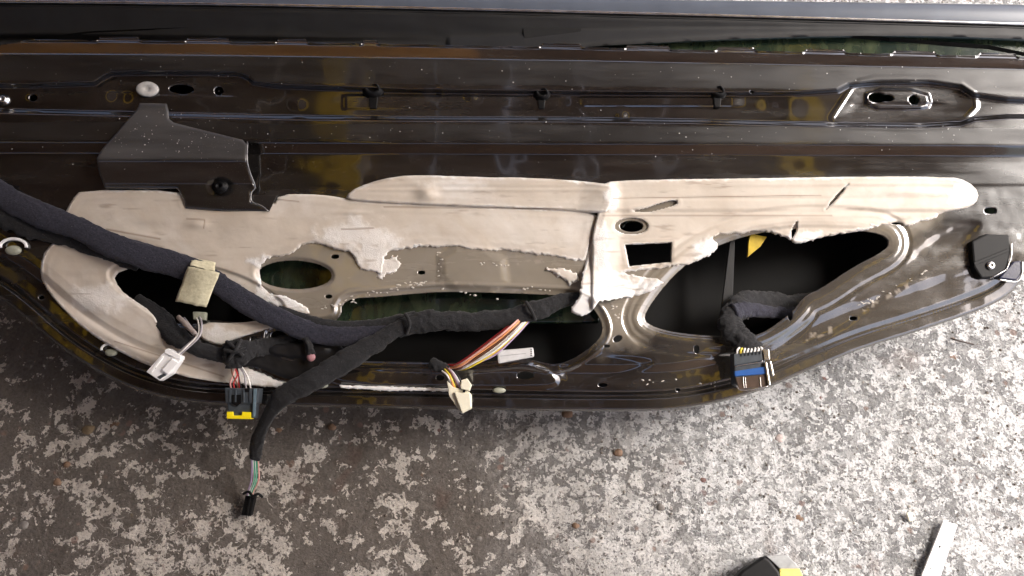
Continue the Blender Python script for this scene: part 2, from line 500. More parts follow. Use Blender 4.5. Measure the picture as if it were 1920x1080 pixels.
def ground_mat():
    t = NT('weathered_concrete')
    co = t.co
    big = t.noise(1.6, 3, .5)
    sx = t.n('ShaderNodeSeparateXYZ'); t.l(co, sx.inputs[0])
    # brown concrete on one side of the yard, pale grey concrete on the other
    edge = t.math('ADD', t.math('ADD', sx.outputs[0], t.math('MULTIPLY', sx.outputs[1], .12)), t.math('MULTIPLY', t.math('SUBTRACT', t.noise(5, 5, .65), .5), .38))
    pale_mix = t.ramp(t.math('ADD', t.math('MULTIPLY', edge, 1.7), .42), [(.2, 0.0), (.82, 1.0)])
    fine = t.ramp(t.noise(240, 6, .7), [(.3, 0.0), (.7, 1.0)])
    fine2 = t.ramp(t.noise(70, 5, .65), [(.3, 0.0), (.7, 1.0)])
    dark = t.mix(fine, (.085, .072, .061), (.215, .187, .165))
    dark = t.mix(t.math('MULTIPLY', fine2, .5), dark, (.16, .135, .113))
    pale = t.mix(fine, (.17, .17, .17), (.46, .46, .46))
    base = t.mix(pale_mix, dark, pale)
    # pale crust left in crooked patches
    wrp = t.n('ShaderNodeTexNoise'); wrp.inputs['Scale'].default_value = 55; wrp.inputs['Detail'].default_value = 3
    t.l(co, wrp.inputs['Vector'])
    vm = t.n('ShaderNodeVectorMath', operation='MULTIPLY_ADD')
    t.l(wrp.outputs['Color'], vm.inputs[0]); vm.inputs[1].default_value = (.009, .009, 0); t.l(co, vm.inputs[2])
    wv = vm.outputs[0]
    f1 = t.math('ADD', t.math('MULTIPLY', t.noise(52, 1, .5, 0, wv), .52), t.math('MULTIPLY', t.noise(185, 3, .62, 0, wv), .48))
    f2 = t.math('ADD', t.math('MULTIPLY', t.noise(80, 2, .5, 0, wv), .55), t.math('MULTIPLY', t.noise(230, 2, .6, 0, wv), .45))
    rid = t.ramp(t.math('ABSOLUTE', t.math('SUBTRACT', t.noise(60, 2, .5, 0, wv), .5)), [(.014, 1.0), (.026, 0.0)])
    where = t.noise(9, 4, .6)
    shelter = t.ramp(t.math('ADD', t.math('MULTIPLY', sx.outputs[1], 2.5), .85), [(.0, 0.0), (.7, .09)])
    mk = t.math('SUBTRACT', t.math('ADD', where, t.math('MULTIPLY', pale_mix, .12)), shelter)
    c1 = t.math('MULTIPLY', t.ramp(pale_mix, [(.3, 1.0), (.8, .35)]), t.ramp(t.math('ADD', f1, t.math('MULTIPLY', t.math('SUBTRACT', mk, .5), .42)), [(.527, 0.0), (.54, 1.0)]))
    c2 = t.math('MULTIPLY', t.ramp(t.math('ADD', f2, t.math('MULTIPLY', t.math('SUBTRACT', mk, .5), .16)), [(.503, 0.0), (.52, 1.0)]), t.ramp(pale_mix, [(.1, 0.0), (.6, 1.0)]))
    c3 = t.math('MULTIPLY', rid, t.ramp(mk, [(.5, 0.0), (.54, .6)]))
    crust = t.math('MAXIMUM', t.math('MAXIMUM', c1, c2), c3)
    brk = t.ramp(t.noise(330, 4, .7), [(.34, 0.0), (.46, 1.0)])
    crust = t.math('MULTIPLY', crust, brk)
    cc = t.mix(pale_mix, (.70, .64, .575), (.9, .9, .9))
    c = t.mix(crust, base, cc)
    # coloured aggregate
    vo = t.n('ShaderNodeTexVoronoi'); vo.inputs['Scale'].default_value = 75; t.l(wv, vo.inputs['Vector'])
    stone = t.math('MULTIPLY', t.ramp(vo.outputs['Distance'], [(.26, 1.0), (.36, 0.0)]), t.ramp(t.noise(33, 2), [(.62, 0.0), (.66, 1.0)]))
    hue = t.mix(t.noise(17, 1), (.32, .2, .12), (.26, .17, .17))
    c = t.mix(t.math('MULTIPLY', stone, .7), c, hue)
    rust = t.math('MULTIPLY', t.ramp(t.noise(13, 3, .5, .6), [(.64, 0.0), (.72, 1.0)]), .45)
    c = t.mix(rust, c, t.mix(pale_mix, (.13, .07, .05), (.40, .32, .29)))
    t.set(Base_Color=c, Roughness=.85)
    h = t.math('ADD', t.math('MULTIPLY', crust, .9), t.math('ADD', t.math('MULTIPLY', t.noise(170, 6, .75), 1.6), t.math('MULTIPLY', t.noise(420, 4, .7), .35)))
    t.bump(h, 1.0, .006)
    return t.m
M['ground'] = ground_mat()
M['rock'] = None

# ------------------------------------------------------------------ the setting
def make_ground():
    def gp(x, y, w): return np.stack([x, y, w], -1)
    def wf(X, Y, S):
        m = ss(1.6 - np.hypot(X, Y), 0, .5)
        return m * (.004 * fbm(X * 18, Y * 18, 3) + .0022 * fbm(X * 110, Y * 110, 3)) - .0035
    o = sheet('ground', (-1.1, -.75, 1.1, 1.0), .0042, lambda X, Y: np.full(X.shape, 9.0), wf, 0, M['ground'], None, proj=gp)
    return tag(o, kind='structure')
ground = make_ground()
far = []
for (a, b, c, d) in ((-30, -30, 30, -.7502), (-30, .9982, 30, 30), (-30, -.7502, -1.1, .9982), (1.0982, -.7502, 30, .9982)):
    far.append([(a, b, -.0035), (c, b, -.0035), (c, d, -.0035), (a, d, -.0035)])
vs = np.array(sum(far, [])); fs = [tuple(range(4 * i, 4 * i + 4)) for i in range(4)]
tag(obj('yard_concrete', vs, fs, M['ground'], None, False), kind='structure')
for i, (px, py, r, c) in enumerate([(213, 796, 14, 0), (163, 806, 15, 1), (122, 870, 9, 0), (183, 868, 10, 0), (104, 903, 10, 0), (620, 800, 9, 0), (522, 806, 12, 0), (755, 808, 12, 2),
        (822, 806, 9, 2), (792, 890, 10, 0), (698, 887, 8, 2), (295, 952, 8, 2), (245, 965, 10, 1), (1465, 820, 12, 3), (1540, 745, 9, 2), (1705, 712, 15, 0), (1792, 668, 13, 0),
        (1545, 708, 8, 2), (1720, 850, 9, 0), (1846, 855, 9, 0), (1500, 972, 12, 0), (1672, 918, 10, 0), (1705, 968, 9, 3), (1160, 848, 10, 0), (1065, 775, 14, 0), (1320, 900, 10, 2),
        (1600, 905, 8, 4), (1240, 950, 9, 4), (900, 1010, 10, 4), (420, 905, 9, 4), (360, 1000, 11, 4), (40, 985, 12, 4), (1080, 985, 9, 0), (700, 1040, 9, 1)]):
    cols = [(.20, .125, .08), (.2, .15, .09), (.19, .11, .095), (.5, .42, .4), (.2, .185, .17)]
    key = 'pebble%d' % c
    if key not in M: M[key] = simple('pebble_stone_%s' % ['tan', 'ochre', 'red', 'pink', 'grey'][c], cols[c], .75, var=.35, scale=180, bump=.5)
    R = r * .0006
    vv, ff = [], []
    cpt = G(px, py)
    for a in range(5):
        th = a / 4 * math.pi / 2
        for q in range(14):
            ph = q / 14 * 2 * math.pi
            k = 1 + .5 * vnoise(math.cos(ph) * 1.3 + i * 7, math.sin(ph) * 1.3 + 3)
            vv.append((cpt[0] + R * k * math.cos(th) * math.cos(ph), cpt[1] + R * k * .8 * math.cos(th) * math.sin(ph), -.006 + .0035 * math.sin(th) + .0008 * vnoise(a, q)))
    for a in range(4):
        for q in range(14):
            ff.append((a * 14 + q, a * 14 + (q + 1) % 14, (a + 1) * 14 + (q + 1) % 14, (a + 1) * 14 + q))
    obj('pebble', np.array(vv), ff, M[key], ground)

# unseen open roof, added to shade the left side and tint reflections
def box_vf(a, b):
    (x0, y0, z0), (x1, y1, z1) = a, b
    v = [(x0, y0, z0), (x1, y0, z0), (x1, y1, z0), (x0, y1, z0), (x0, y0, z1), (x1, y0, z1), (x1, y1, z1), (x0, y1, z1)]
    return np.array(v), [(0, 3, 2, 1), (4, 5, 6, 7), (0, 1, 5, 4), (1, 2, 6, 5), (2, 3, 7, 6), (3, 0, 4, 7)]
M['roof_board'] = simple('brown_roof_boards', (.13, .078, .05), .6, var=.4, scale=4)
M['ochre_beam'] = simple('ochre_painted_beam', (.9, .6, .03), .5, var=.1, scale=5)  # strong ochre so the door paint mirrors yellow streaks
ROOF_X, ROOF_Z = 2.15, 2.6
added_canopy = tag(empty('canopy', (-2, 0, 0)), 'brown boarded canopy roof on ochre beams over the yard', 'canopy')
added_canopy['kind'] = 'structure'
x = -4.5
while x < ROOF_X - .01:
    x2 = min(x + .3, ROOF_X)
    v, f = box_vf((x + .004, -3.2, ROOF_Z), (x2 - .004, 3.0, ROOF_Z + .03)); obj('roof_board', v, f, M['roof_board'], added_canopy, False); x = x2
for bx, y0, y1 in ((-.72, -3.2, 3.0), (1.02, -3.2, 3.0), (-2.6, -3.2, 3.0)):
    v, f = box_vf((bx, y0, ROOF_Z - .16), (bx + .11, y1, ROOF_Z - .004)); obj('beam', v, f, M['ochre_beam'], added_canopy, False)
for bx, by in ((-.72, -3.1), (-.72, 2.9), (1.02, -3.1), (1.02, 2.9), (-2.6, -3.1), (-2.6, 2.9)):
    v, f = box_vf((bx + .005, by, 0), (bx + .085, by + .08, ROOF_Z - .162)); obj('post', v, f, M['ochre_beam'], added_canopy, False)
M['brown_wall'] = simple('brown_rendered_wall', (.2, .115, .07), .8, var=.35, scale=3)
M['orange_wall'] = simple('orange_rendered_wall', (.8, .38, .1), .8, var=.3, scale=3)
for nm, a, b in (('back_wall', (-4.5, 2.4, 0), (-.1, 2.55, 1.5)), ('back_wall_right', (-.098, 2.4, 0), (2.1, 2.54, 1.5)), ('front_wall', (-4.5, -2.75, 0), (2.1, -2.6, 1.75)), ('side_wall', (-4.65, -2.75, 0), (-4.5, 2.55, 2.5))):  # unseen walls, added to darken and tint what the paint mirrors
    v, f = box_vf(a, b); tag(obj(nm, v, f, M['orange_wall' if nm == 'back_wall' else 'brown_wall'], None, False), kind='structure')

# ------------------------------------------------------------------ the door
OUT = chaikin([(-260, 30), (-260, 400), (-130, 470), (-40, 535), (20, 572), (110, 652), (180, 697), (250, 731), (330, 752), (420, 761), (600, 763), (860, 768), (1040, 771),
               (1240, 772), (1330, 760), (1420, 736), (1520, 693), (1610, 655), (1700, 628), (1790, 599), (1862, 572), (1902, 546), (1922, 510), (1940, 470), (1965, 380),
               (1990, 200), (1995, 60)], 2)
HOLE_A = chaikin([(200, 508), (240, 490), (330, 492), (430, 510), (500, 545), (540, 580), (500, 603), (440, 604), (390, 598), (350, 612), (300, 596), (250, 562), (215, 535)], 2)
HOLE_LOW = chaikin([(500, 622), (570, 612), (640, 602), (640, 560), (720, 556), (780, 550), (840, 546), (1000, 551), (1090, 556), (1120, 585), (1134, 622), (1108, 652), (1062, 680), (1030, 684),
                    (990, 672), (940, 674), (900, 682), (760, 678), (650, 676), (560, 668), (520, 650)], 2)
HOLE_SPK = ell(552, 515, 70, 27, .03)
HOLE_D = chaikin([(1207, 606), (1212, 580), (1262, 516), (1318, 472), (1400, 440), (1480, 428), (1560, 428), (1640, 434), (1668, 448), (1664, 468), (1600, 500), (1542, 540), (1505, 556), (1490, 582),
                  (1424, 631), (1370, 632), (1262, 624)], 2)
HOLE_RECT = [(1172, 459), (1259, 455), (1258, 491), (1180, 499)]
SMALL = [ell(340, 167, 24, 9, .05), ell(410, 170, 9, 8), ell(62, 183, 8, 7), ell(1645, 183, 17, 10), ell(1664, 184, 12, 7), ell(1714, 187, 10, 9), ell(628, 481, 8, 4.5), ell(790, 511, 7, 4),
         ell(616, 556, 7, 4), ell(985, 704, 16, 7.5), ell(1130, 722, 9, 4), ell(1158, 635, 9, 6, -.5), ell(1138, 649, 7, 3), ell(1600, 597, 8, 4), ell(476, 636, 7, 5), ell(77, 558, 6, 4),
         ell(1306, 655, 5, 8), ell(1482, 592, 5, 9), ell(1750, 398, 14, 6, -.15), ell(1680, 416, 12, 5, .1), ell(1857, 395, 12, 6), ell(1271, 731, 5, 3), ell(1410, 172, 4, 3), ell(825, 708, 8, 5), ell(1184, 424, 22, 11)]
HOLES = [HOLE_A, HOLE_LOW, HOLE_SPK, HOLE_D, HOLE_RECT]
CHANNEL = chaikin([(-300, 157), (170, 158), (196, 140), (215, 133), (430, 134), (462, 139), (482, 157), (640, 163), (800, 168), (1290, 173), (1560, 172), (1600, 152), (1790, 152), (1838, 182),
                   (2040, 190), (2040, 222), (1840, 222), (1790, 240), (1560, 238), (1200, 228), (640, 226), (200, 216), (-300, 205)], 1)
POCKET = chaikin([(1606, 160), (1650, 150), (1788, 154), (1834, 188), (1798, 228), (1700, 236), (1562, 228), (1580, 200)], 1)
PAD_R = chaikin([(1622, 166), (1740, 168), (1748, 200), (1720, 206), (1622, 206)], 1)
prof_pts = [(40, -8), (71, -8), (73, -3), (78, -3), (97, 9), (102, 11), (153, 12.5), (230, 12.5), (262, 11.5), (266, 11), (288, 1.6), (300, 1.0), (347, .6), (352, 0), (400, 0)]
_pv = np.arange(0, 800, .5)
_ph = np.interp(_pv, [p[0] for p in prof_pts], [p[1] for p in prof_pts])
_k = np.exp(-np.linspace(-2, 2, 15) ** 2); _k /= _k.sum()
_ph = np.convolve(np.pad(_ph, 7, 'edge'), _k, 'valid')
SKY_TAUPE = [chaikin([(440, 440), (600, 430), (820, 440), (1110, 460), (1290, 470), (1320, 500), (1230, 590), (1190, 625), (1120, 640), (1110, 570), (560, 600), (470, 560)], 2),
         chaikin([(1130, 380), (1760, 380), (1740, 430), (1680, 470), (1560, 430), (1300, 450), (1140, 470)], 2)]
PAD_C = chaikin([(826, 462), (940, 466), (952, 548), (828, 545)], 1)
PURP = chaikin([(1042, 690), (1085, 668), (1120, 655), (1190, 668), (1240, 680), (1150, 716), (1060, 722)], 2)
BEAD_R = chaikin([(1440, 668), (1478, 620), (1560, 578), (1700, 488), (1712, 466), (1800, 412), (1850, 418), (1800, 470), (1720, 520), (1600, 610), (1470, 680)], 2)
LOWPAD = chaikin([(620, 690), (930, 690), (985, 676), (1040, 700), (1050, 724), (980, 728), (620, 724)], 2)

def vcoord(X, Y):
    A = 42 * np.clip(X / 1920, 0, 1.1) ** 1.4
    return (Y - A) / (1 - A / 330)

_cache = {}
def tab_e(X):
    e = 74.0 + 1.2 * fbm(X / 60, X * 0, 2)
    for a, b in TABS: e = e - 7 * ss(X, a, a + 8) * (1 - ss(X, b - 8, b))
    return e
def relief(X, Y, S=None):
    """height in metres of the pressed inner panel"""
    v = vcoord(X, Y)
    Hm = np.interp(np.clip(v, 0, 799), _pv, _ph)
    Hm = Hm + 2.2 * np.exp(-((v - tab_e(X)) / 2.5) ** 2)
    ch = sdf_near(CHANNEL, X, Y, 30)
    Hm = Hm - 9.5 * ss(ch, -2, 9)
    Hm = Hm - 2.0 * ss(ch, 38, 46) * (1 - ss(ch, 50, 60))
    pk = sdf_near(POCKET, X, Y, 30)
    Hm = Hm - 1.5 * ss(pk, -6, 30) + 3.5 * ss(sdf_near(PAD_R, X, Y, 30), -2, 6)
    Hm = Hm + .5 * ss(pk, -14, -6) * (1 - ss(pk, -4, 1))
    for (bx, by, r, h) in ((558, 196, 11, 1.6), (1165, 216, 13, 2.2), (815, 172, 14, -1.6), (885, 182, 13, 2.4), (225, 182, 26, -4), (1080, 190, 30, .9), (1480, 200, 26, .8), (1440, 195, 20, -.7),
                           (800, 360, 20, 1.6), (62, 183, 14, 1.5)):
        d = np.hypot(X - bx, (Y - by) * 1.3)
        Hm = Hm + h * np.exp(-(d / r) ** 2 * 1.5)
    # stepped shelf in the channel right of the third clip
    Hm = Hm + 1.8 * ss(X, 1080, 1100) * (1 - ss(X, 1370, 1400)) * ss(Y, 178, 184) * (1 - ss(Y, 196, 202))
    Hm = Hm + 1.6 * ss(X, 640, 650) * (1 - ss(X, 1040, 1060)) * ss(Y, 176, 182) * (1 - ss(Y, 200, 208))
    low = ss(v, 350, 366)
    d = sdf_near(OUT, X, Y, 5) if False else _dout(X, Y)
    rim = np.interp(np.clip(d, 0, 200), [0, 4, 22, 27, 31, 38, 58, 72, 88, 104, 130], [-19, -14, -12, -17, -17, -11.5, -9.5, -7.5, -1.5, 0, 0])
    rimmask = low * (1 - .5 * ss(X, 1350, 1600)) * (1 - ss(X, 1740, 1800) * (1 - ss(Y, 470, 560)))
    Hm = Hm + rim * rimmask
    hd = sdf_near(HOLE_D, X, Y, 60)
    Hm = Hm + low * (1 - .6 * ss(X, 1400, 1600)) * (1.3 * ss(hd, -26, -18) * (1 - ss(hd, -15, -9)) - 3.5 * ss(hd, -9, 0)) - low * 1.2 * ss(hd, -46, -39) * (1 - ss(hd, -38, -30))
    hl = sdf_near(HOLE_LOW, X, Y, 60)
    Hm = Hm - low * 2.6 * ss(hl, -15, 0) + low * 1.4 * ss(hl, -20, -14) * (1 - ss(hl, -13, -9))
    hs = sdf_near(HOLE_SPK, X, Y, 60)
    Hm = Hm - 3 * ss(hs, -7, 0)
    Hm = Hm - low * 3 * ss(sdf_near(HOLE_A, X, Y, 60), -7, 0)
    Hm = Hm + 3 * ss(sdf_near(PAD_C, X, Y, 30), -12, 12)
    Hm = Hm - 3 * ss(sdf_near(PURP, X, Y, 30), -6, 14)
    Hm = Hm - 1.3 * ss(sdf_near(BEAD_R, X, Y, 40), -6, 16)
    Hm = Hm + 3 * ss(sdf_near(LOWPAD, X, Y, 30), -6, 6)
    # diagonal step across the pale, glue-marked area from pad to loom clip
    Hm = Hm + 3.0 * low * ss(Y, 470, 560) * np.exp(-((X - 700) / 160) ** 2)
    Hm = Hm + .9 * fbm(X / 140, Y / 70, 3) + .25 * low * fbm(X / 24, Y / 24, 2)
    return Hm * MM

def _dout(X, Y):
    m = Y > 330
    r = np.full(X.shape, 200.)
    if m.any(): r[m] = np.clip(sdf(OUT, X[m], Y[m]), -5, 200)
    return r

TABS = [(-120, -20), (180, 265), (345, 435), (515, 580), (675, 712), (1010, 1095), (1170, 1260), (1340, 1420), (1505, 1590), (1670, 1760), (1830, 1910)]
def panel_s(X, Y):
    v = vcoord(X, Y)
    e = tab_e(X)
    s = np.minimum(sdf(OUT, X, Y), v - e)
    for h in HOLES: s = np.minimum(s, -sdf_near(h, X, Y, 40))
    for h in SMALL: s = np.minimum(s, -sdf_near(h, X, Y, 12))
    return s

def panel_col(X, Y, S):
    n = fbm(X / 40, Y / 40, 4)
    t = np.maximum(ss(sdf_near(SKY_TAUPE[0], X, Y, 60) + n * 30, -45, 20), .9 * ss(sdf_near(SKY_TAUPE[1], X, Y, 60) + n * 30, -40, 15))  # paler zones where reflected sky is painted into the panel
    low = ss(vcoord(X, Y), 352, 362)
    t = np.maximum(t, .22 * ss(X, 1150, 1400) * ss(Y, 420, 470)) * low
    # glue beads that stayed on the panel
    g = np.zeros(X.shape)
    for line in ([(645, 568), (700, 550), (760, 538), (830, 527), (1060, 560)], [(600, 577), (650, 566)], [(1150, 566), (1158, 600)], [(820, 455), (830, 500), (832, 545)], [(950, 495), (1010, 490), (1060, 482)],
                 [(1620, 580), (1680, 548), (1740, 515)], [(1512, 632), (1535, 622), (1562, 615)], [(1515, 636), (1558, 620)], [(870, 556), (940, 560)]):
        for (ax, ay), (bx, by) in zip(line[:-1], line[1:]):
            L = (bx - ax) ** 2 + (by - ay) ** 2
            tt = np.clip(((X - ax) * (bx - ax) + (Y - ay) * (by - ay)) / L, 0, 1)
            g = np.maximum(g, 1 - ss(np.hypot(X - ax - tt * (bx - ax), Y - ay - tt * (by - ay)), 2, 6))
    g = g * ss(fbm(X / 9, Y / 9, 3), .08, .3)
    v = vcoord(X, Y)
    f = np.maximum(ss(v, 99, 104) * (1 - ss(v, 146, 156)), ss(v, 226, 232) * (1 - ss(v, 256, 268)))  # grey on up-facing belt bands: dust, with sky sheen painted in
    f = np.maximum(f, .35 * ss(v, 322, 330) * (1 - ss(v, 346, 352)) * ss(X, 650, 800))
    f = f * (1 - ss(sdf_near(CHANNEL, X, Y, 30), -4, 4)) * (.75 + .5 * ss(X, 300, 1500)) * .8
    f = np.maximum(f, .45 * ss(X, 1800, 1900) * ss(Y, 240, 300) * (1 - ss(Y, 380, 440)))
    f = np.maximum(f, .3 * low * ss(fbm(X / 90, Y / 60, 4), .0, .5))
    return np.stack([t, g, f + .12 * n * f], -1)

door = tag(empty('car_door', tuple(G(960, 770))), 'stripped black car door lying on the concrete with torn cream foam on its inner side', 'car door')
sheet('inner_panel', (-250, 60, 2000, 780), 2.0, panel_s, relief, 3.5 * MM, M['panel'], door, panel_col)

def skin_w(X, Y, S):
    d = np.clip(sdf(OUT, X, Y), 0, 400)
    return (-20 - 62 * (1 - np.exp(-d / 110)) + 1.0 * fbm(X / 120, Y / 120, 2)) * MM
sheet('outer_skin', (-250, 32, 2000, 780), 8, lambda X, Y: sdf(OUT, X, Y), skin_w, 0, M['skin'], door)

# window glass lowered into the door
gl_top = cr([(840, 96), (1000, 90), (1200, 81), (1330, 74), (1500, 68), (1650, 66), (1800, 68), (2000, 76)], 40)
def glass_s(X, Y):
    top = np.interp(X, gl_top[:, 0], gl_top[:, 1], left=110)
    return np.minimum(np.minimum(Y - top, 606 - 190 * ss(X, 1120, 1180) - Y), np.minimum(X - 480, 1960 - X))
def glass_w(X, Y, S): return (-24 - 7 * ss(Y, 60, 500) - .6 * (1 - ss(S, 0, 4))) * MM
sheet('window_glass', (476, 60, 1990, 644), 6, glass_s, glass_w, 4 * MM, M['glass'], door)
c = cr([(700, 99), (840, 96), (1000, 90), (1200, 81), (1330, 75), (1500, 69), (1650, 67), (1800, 69), (2000, 77)], 60)
v, f = tube_mesh(P(c[:, 0], c[:, 1], -.0235), np.stack([np.linspace(1.2, 2.6, 60), np.linspace(1.2, 2.2, 60)], 1) * MM, N, 8)
M['glass_edge'] = simple('ground_glass_edge', (.11, .15, .14), .3, var=.2)
obj('glass_edge', v, f, M['glass_edge'], door)

# inner side of the outer weather seal, the slot behind the belt
def line_y(X): return 2.5 + 42 * np.clip(X / 1920, 0, 1.1) ** 1.4
def seal_s(X, Y): return np.minimum(Y - line_y(X) - 2, np.interp(X, gl_top[:, 0], gl_top[:, 1] + 1, left=118) + 22 * (1 - ss(X, 840, 1150)) - Y)
def seal_w(X, Y, S): return (-13 + 1.6 * np.exp(-((S - 8) / 7) ** 2) - 9 * ss(S, 8, 60) - 24 * ss(S, 58, 76) + .8 * fbm(X / 90, Y / 30, 3)) * MM
sheet('window_seal', (-250, 0, 2000, 120), 4, seal_s, seal_w, 0, M['rubber'], door)
prism('seal_clip_hole', [(980, 50), (1090, 49), (1090, 82), (985, 82)], -16.5, 3, simple('dark_foam_tape', (.004, .004, .004), .9), door, .4)
xs = np.linspace(-250, 2000, 90)
rr = np.stack([np.full(90, 1.9), np.full(90, 1.5)], 1) * MM * (1 + .12 * np.array([vnoise(i * 1.7, 3) for i in range(90)]))[:, None]
v, f = tube_mesh(P(xs, line_y(xs) + .5, -.0095), rr, N, 8); obj('seal_lip', v, f, M['chrome'], door)
xs = np.linspace(-250, 2000, 60)
v, f = tube_mesh(P(xs, line_y(xs) + 8, -.0118), np.full(60, 1.2 * MM), N, 8); obj('seal_bead', v, f, M['rubber'], door)
# outer belt moulding
th = np.interp(xs, [0, 600, 1000, 1300, 1920, 2000], [30, 20, 22, 24, 33, 34])
rows = []
for k, (a, w) in enumerate(((0, -9.5), (.12, -9), (.5, -8.6), (.9, -9.5), (1.0, -12), (1.02, -30))):
    rows.append(P(xs, line_y(xs) - 2 - th * a, w * MM))
vs = np.vstack(rows); n = 60
fs = np.array([(r * n + i, r * n + i + 1, (r + 1) * n + i + 1, (r + 1) * n + i) for r in range(5) for i in range(n - 1)])
obj('belt_moulding', vs, fs, M['trim'], door)

# rubber grommet, bolts, clips
lathe('grommet', 277, 168, 4, [(12.6, 0), (12.8, 1.6), (11.5, 2.8), (4, 3.0), (3.2, 2.2), (.5, 2.2)], M['grey_button'], door, squash=.72, axis=N + .12 * U)
for (px, py) in ((8, 188),):
    lathe('bolt', px, py, 3, [(7, 0), (7, 2), (4.5, 2.4), (4.5, 5), (3.5, 5.6), (2.5, 5.6), (2.2, 3.5), (.3, 3.5)], M['steel'], door)
for (px, py, k) in ((700, 168, 1.45), (1016, 176, 1.15), (1346, 172, 1.2)):
    c = empty('trim_clip', tuple(P(px, py, 4 * MM)), door)
    lathe('clip_head', px, py, 3, [(8 * k, 0), (9 * k, 2), (8.4 * k, 5), (6.5 * k, 8), (5 * k, 9), (4.4 * k, 8), (3 * k, 6)], M['black_plastic'], c, n=14, squash=.9)
    prism('clip_tongue', [(px - 7 * k, py + 6), (px + 6 * k, py + 6), (px + 4 * k, py + 24 * k), (px - 5 * k, py + 24 * k)], 7, 4, M['black_plastic'], c, .8)
    wire([(px - 4, py - 8, 10), (px + 6, py - 9, 14), (px + 10, py - 2, 12), (px + 8, py + 6, 8)], M['black_plastic'], c, 1.3, name='clip_spring')
for (px, py, mk) in ((936, 732, 'green_putty'), (603, 723, 'green_putty')):
    lathe('rubber_stud', px, py, -8.5, [(7, 0), (7.5, 1.2), (6, 2.6), (3, 3.2), (.2, 3.3)], M[mk], door, squash=.42)
for (px, py, k) in ((24, 462, 1.3), (208, 655, 1.0)):
    pw = float(relief(np.array([px * 1.]), np.array([py * 1.]))[0]) / MM
    c = empty('plastic_plug', tuple(P(px, py, -8 * MM)), door)
    a = np.linspace(.95 * math.pi, 2.05 * math.pi, 14)
    v, f = tube_mesh(P(px + 1 + 21 * k * np.cos(a) * .9, py - 0 + 11 * k * np.sin(a), (pw + 3) * MM), np.full(14, 1.5 * MM * k), N, 8)
    obj('plug_ring', v, f, M['white_plastic'], c)
    lathe('plug_stud', px + 2 * k, py + 6 * k, pw - 1.5, [(7 * k, 0), (7.2 * k, 2), (6 * k, 4.4), (3 * k, 5.2), (.2, 5.2)], M['green_putty'], c, squash=.6)

# black sheet steel bracket
def bw(py): return np.interp(py, [165, 205, 262, 298, 303, 345, 395], [11, 18, 25, 29, 28, 8, 5])
BR = [(262, 193), (312, 194), (315, 206), (316, 222), (326, 230), (455, 262), (464, 272), (462, 300), (466, 320), (476, 345), (480, 352), (470, 362), (470, 380), (490, 386), (503, 396), (420, 396),
      (348, 391), (344, 372), (332, 353), (250, 353), (196, 352), (186, 325), (181, 297), (192, 278), (214, 254), (238, 226), (256, 206)]
def br_s(X, Y): return np.minimum(sdf(BR, X, Y), -sdf_near(ell(413, 350, 8, 6), X, Y, 20))
def br_w(X, Y, S):
    return (bw(Y) + .5 * fbm(X / 60, Y / 60, 2) - 1.2 * (1 - ss(S, 0, 3))
            - 1.6 * ss(sdf_near(ell(413, 350, 24, 15), X, Y, 20), -5, 6)) * MM
br = sheet('bracket', (176, 174, 512, 402), 2.2, br_s, br_w, 2 * MM, M['black_paint'], door, lambda X, Y, S: np.stack([0 * X, 0 * X, .85 * (1 - ss(Y, 296, 302))], -1))  # upper face painted lighter for overhead light, folded lip left dark
br['label'] = 'black steel bracket with a folded lip'
edge = cr([(464, 266, 24, 1), (463, 300, 27.5, 1), (469, 325, 19, 1), (478, 350, 9.5, 1), (471, 362, 9, 1), (472, 378, 8, 1), (490, 386, 7.5, 1), (503, 396, 7, 1)], 40)
v, f = tube_mesh(P(edge[:, 0], edge[:, 1], edge[:, 2] * MM), np.full(40, 1.0 * MM), N, 8); finish('folded_edge', mesh_from(v, f), simple('worn_bracket_edge', (.22, .22, .22), .25, .6), br)
b = lathe('bolt', 413, 350, 11, [(9, -3), (9.6, 1), (9, 2), (6, 2.4), (5.6, 4.6), (4.4, 5.2), (2.8, 5.2), (2.2, 3), (.2, 3)], M['black_plastic'], br, n=20, squash=.85)
prism('flange_tab', [(470, 366), (520, 366), (504, 397), (488, 388), (472, 380)], 5, 2, M['black_paint'], door, .5)

# latch on the right end
lt = empty('latch', tuple(P(1860, 490, 0)), door)
prism('latch_body', [(1822, 452), (1850, 438), (1892, 440), (1896, 470), (1888, 508), (1872, 520), (1840, 522), (1826, 500)], 8, 16, M['black_plastic'], lt, 2)
prism('latch_rib', [(1826, 492), (1890, 466), (1892, 471), (1828, 498)], 9.5, 3, M['black_plastic'], lt, .4)
for p in ([(1897, 456, 9), (1896, 480, 9), (1887, 506, 9)], [(1856, 522, 7), (1868, 516, 9), (1886, 506, 9)]): wire(p, M['chrome'], lt, .8, name='latch_spring')
prism('latch_cover', [(1886, 506), (1900, 490), (1915, 488), (1916, 512), (1906, 526), (1872, 522)], 4, 18, M['navy_trim'], lt, 1.6)
wire([(1872, 524, 4.5), (1905, 528, 4.5), (1916, 514, 4.5), (1917, 490, 4.5)], M['chrome'], lt, 1.0, name='cover_edge')
lathe('latch_screw', 1857, 498, 8, [(5, 0), (5, 1.6), (3.4, 2.4), (1.6, 2.4), (.3, 1)], M['steel'], lt, n=12)

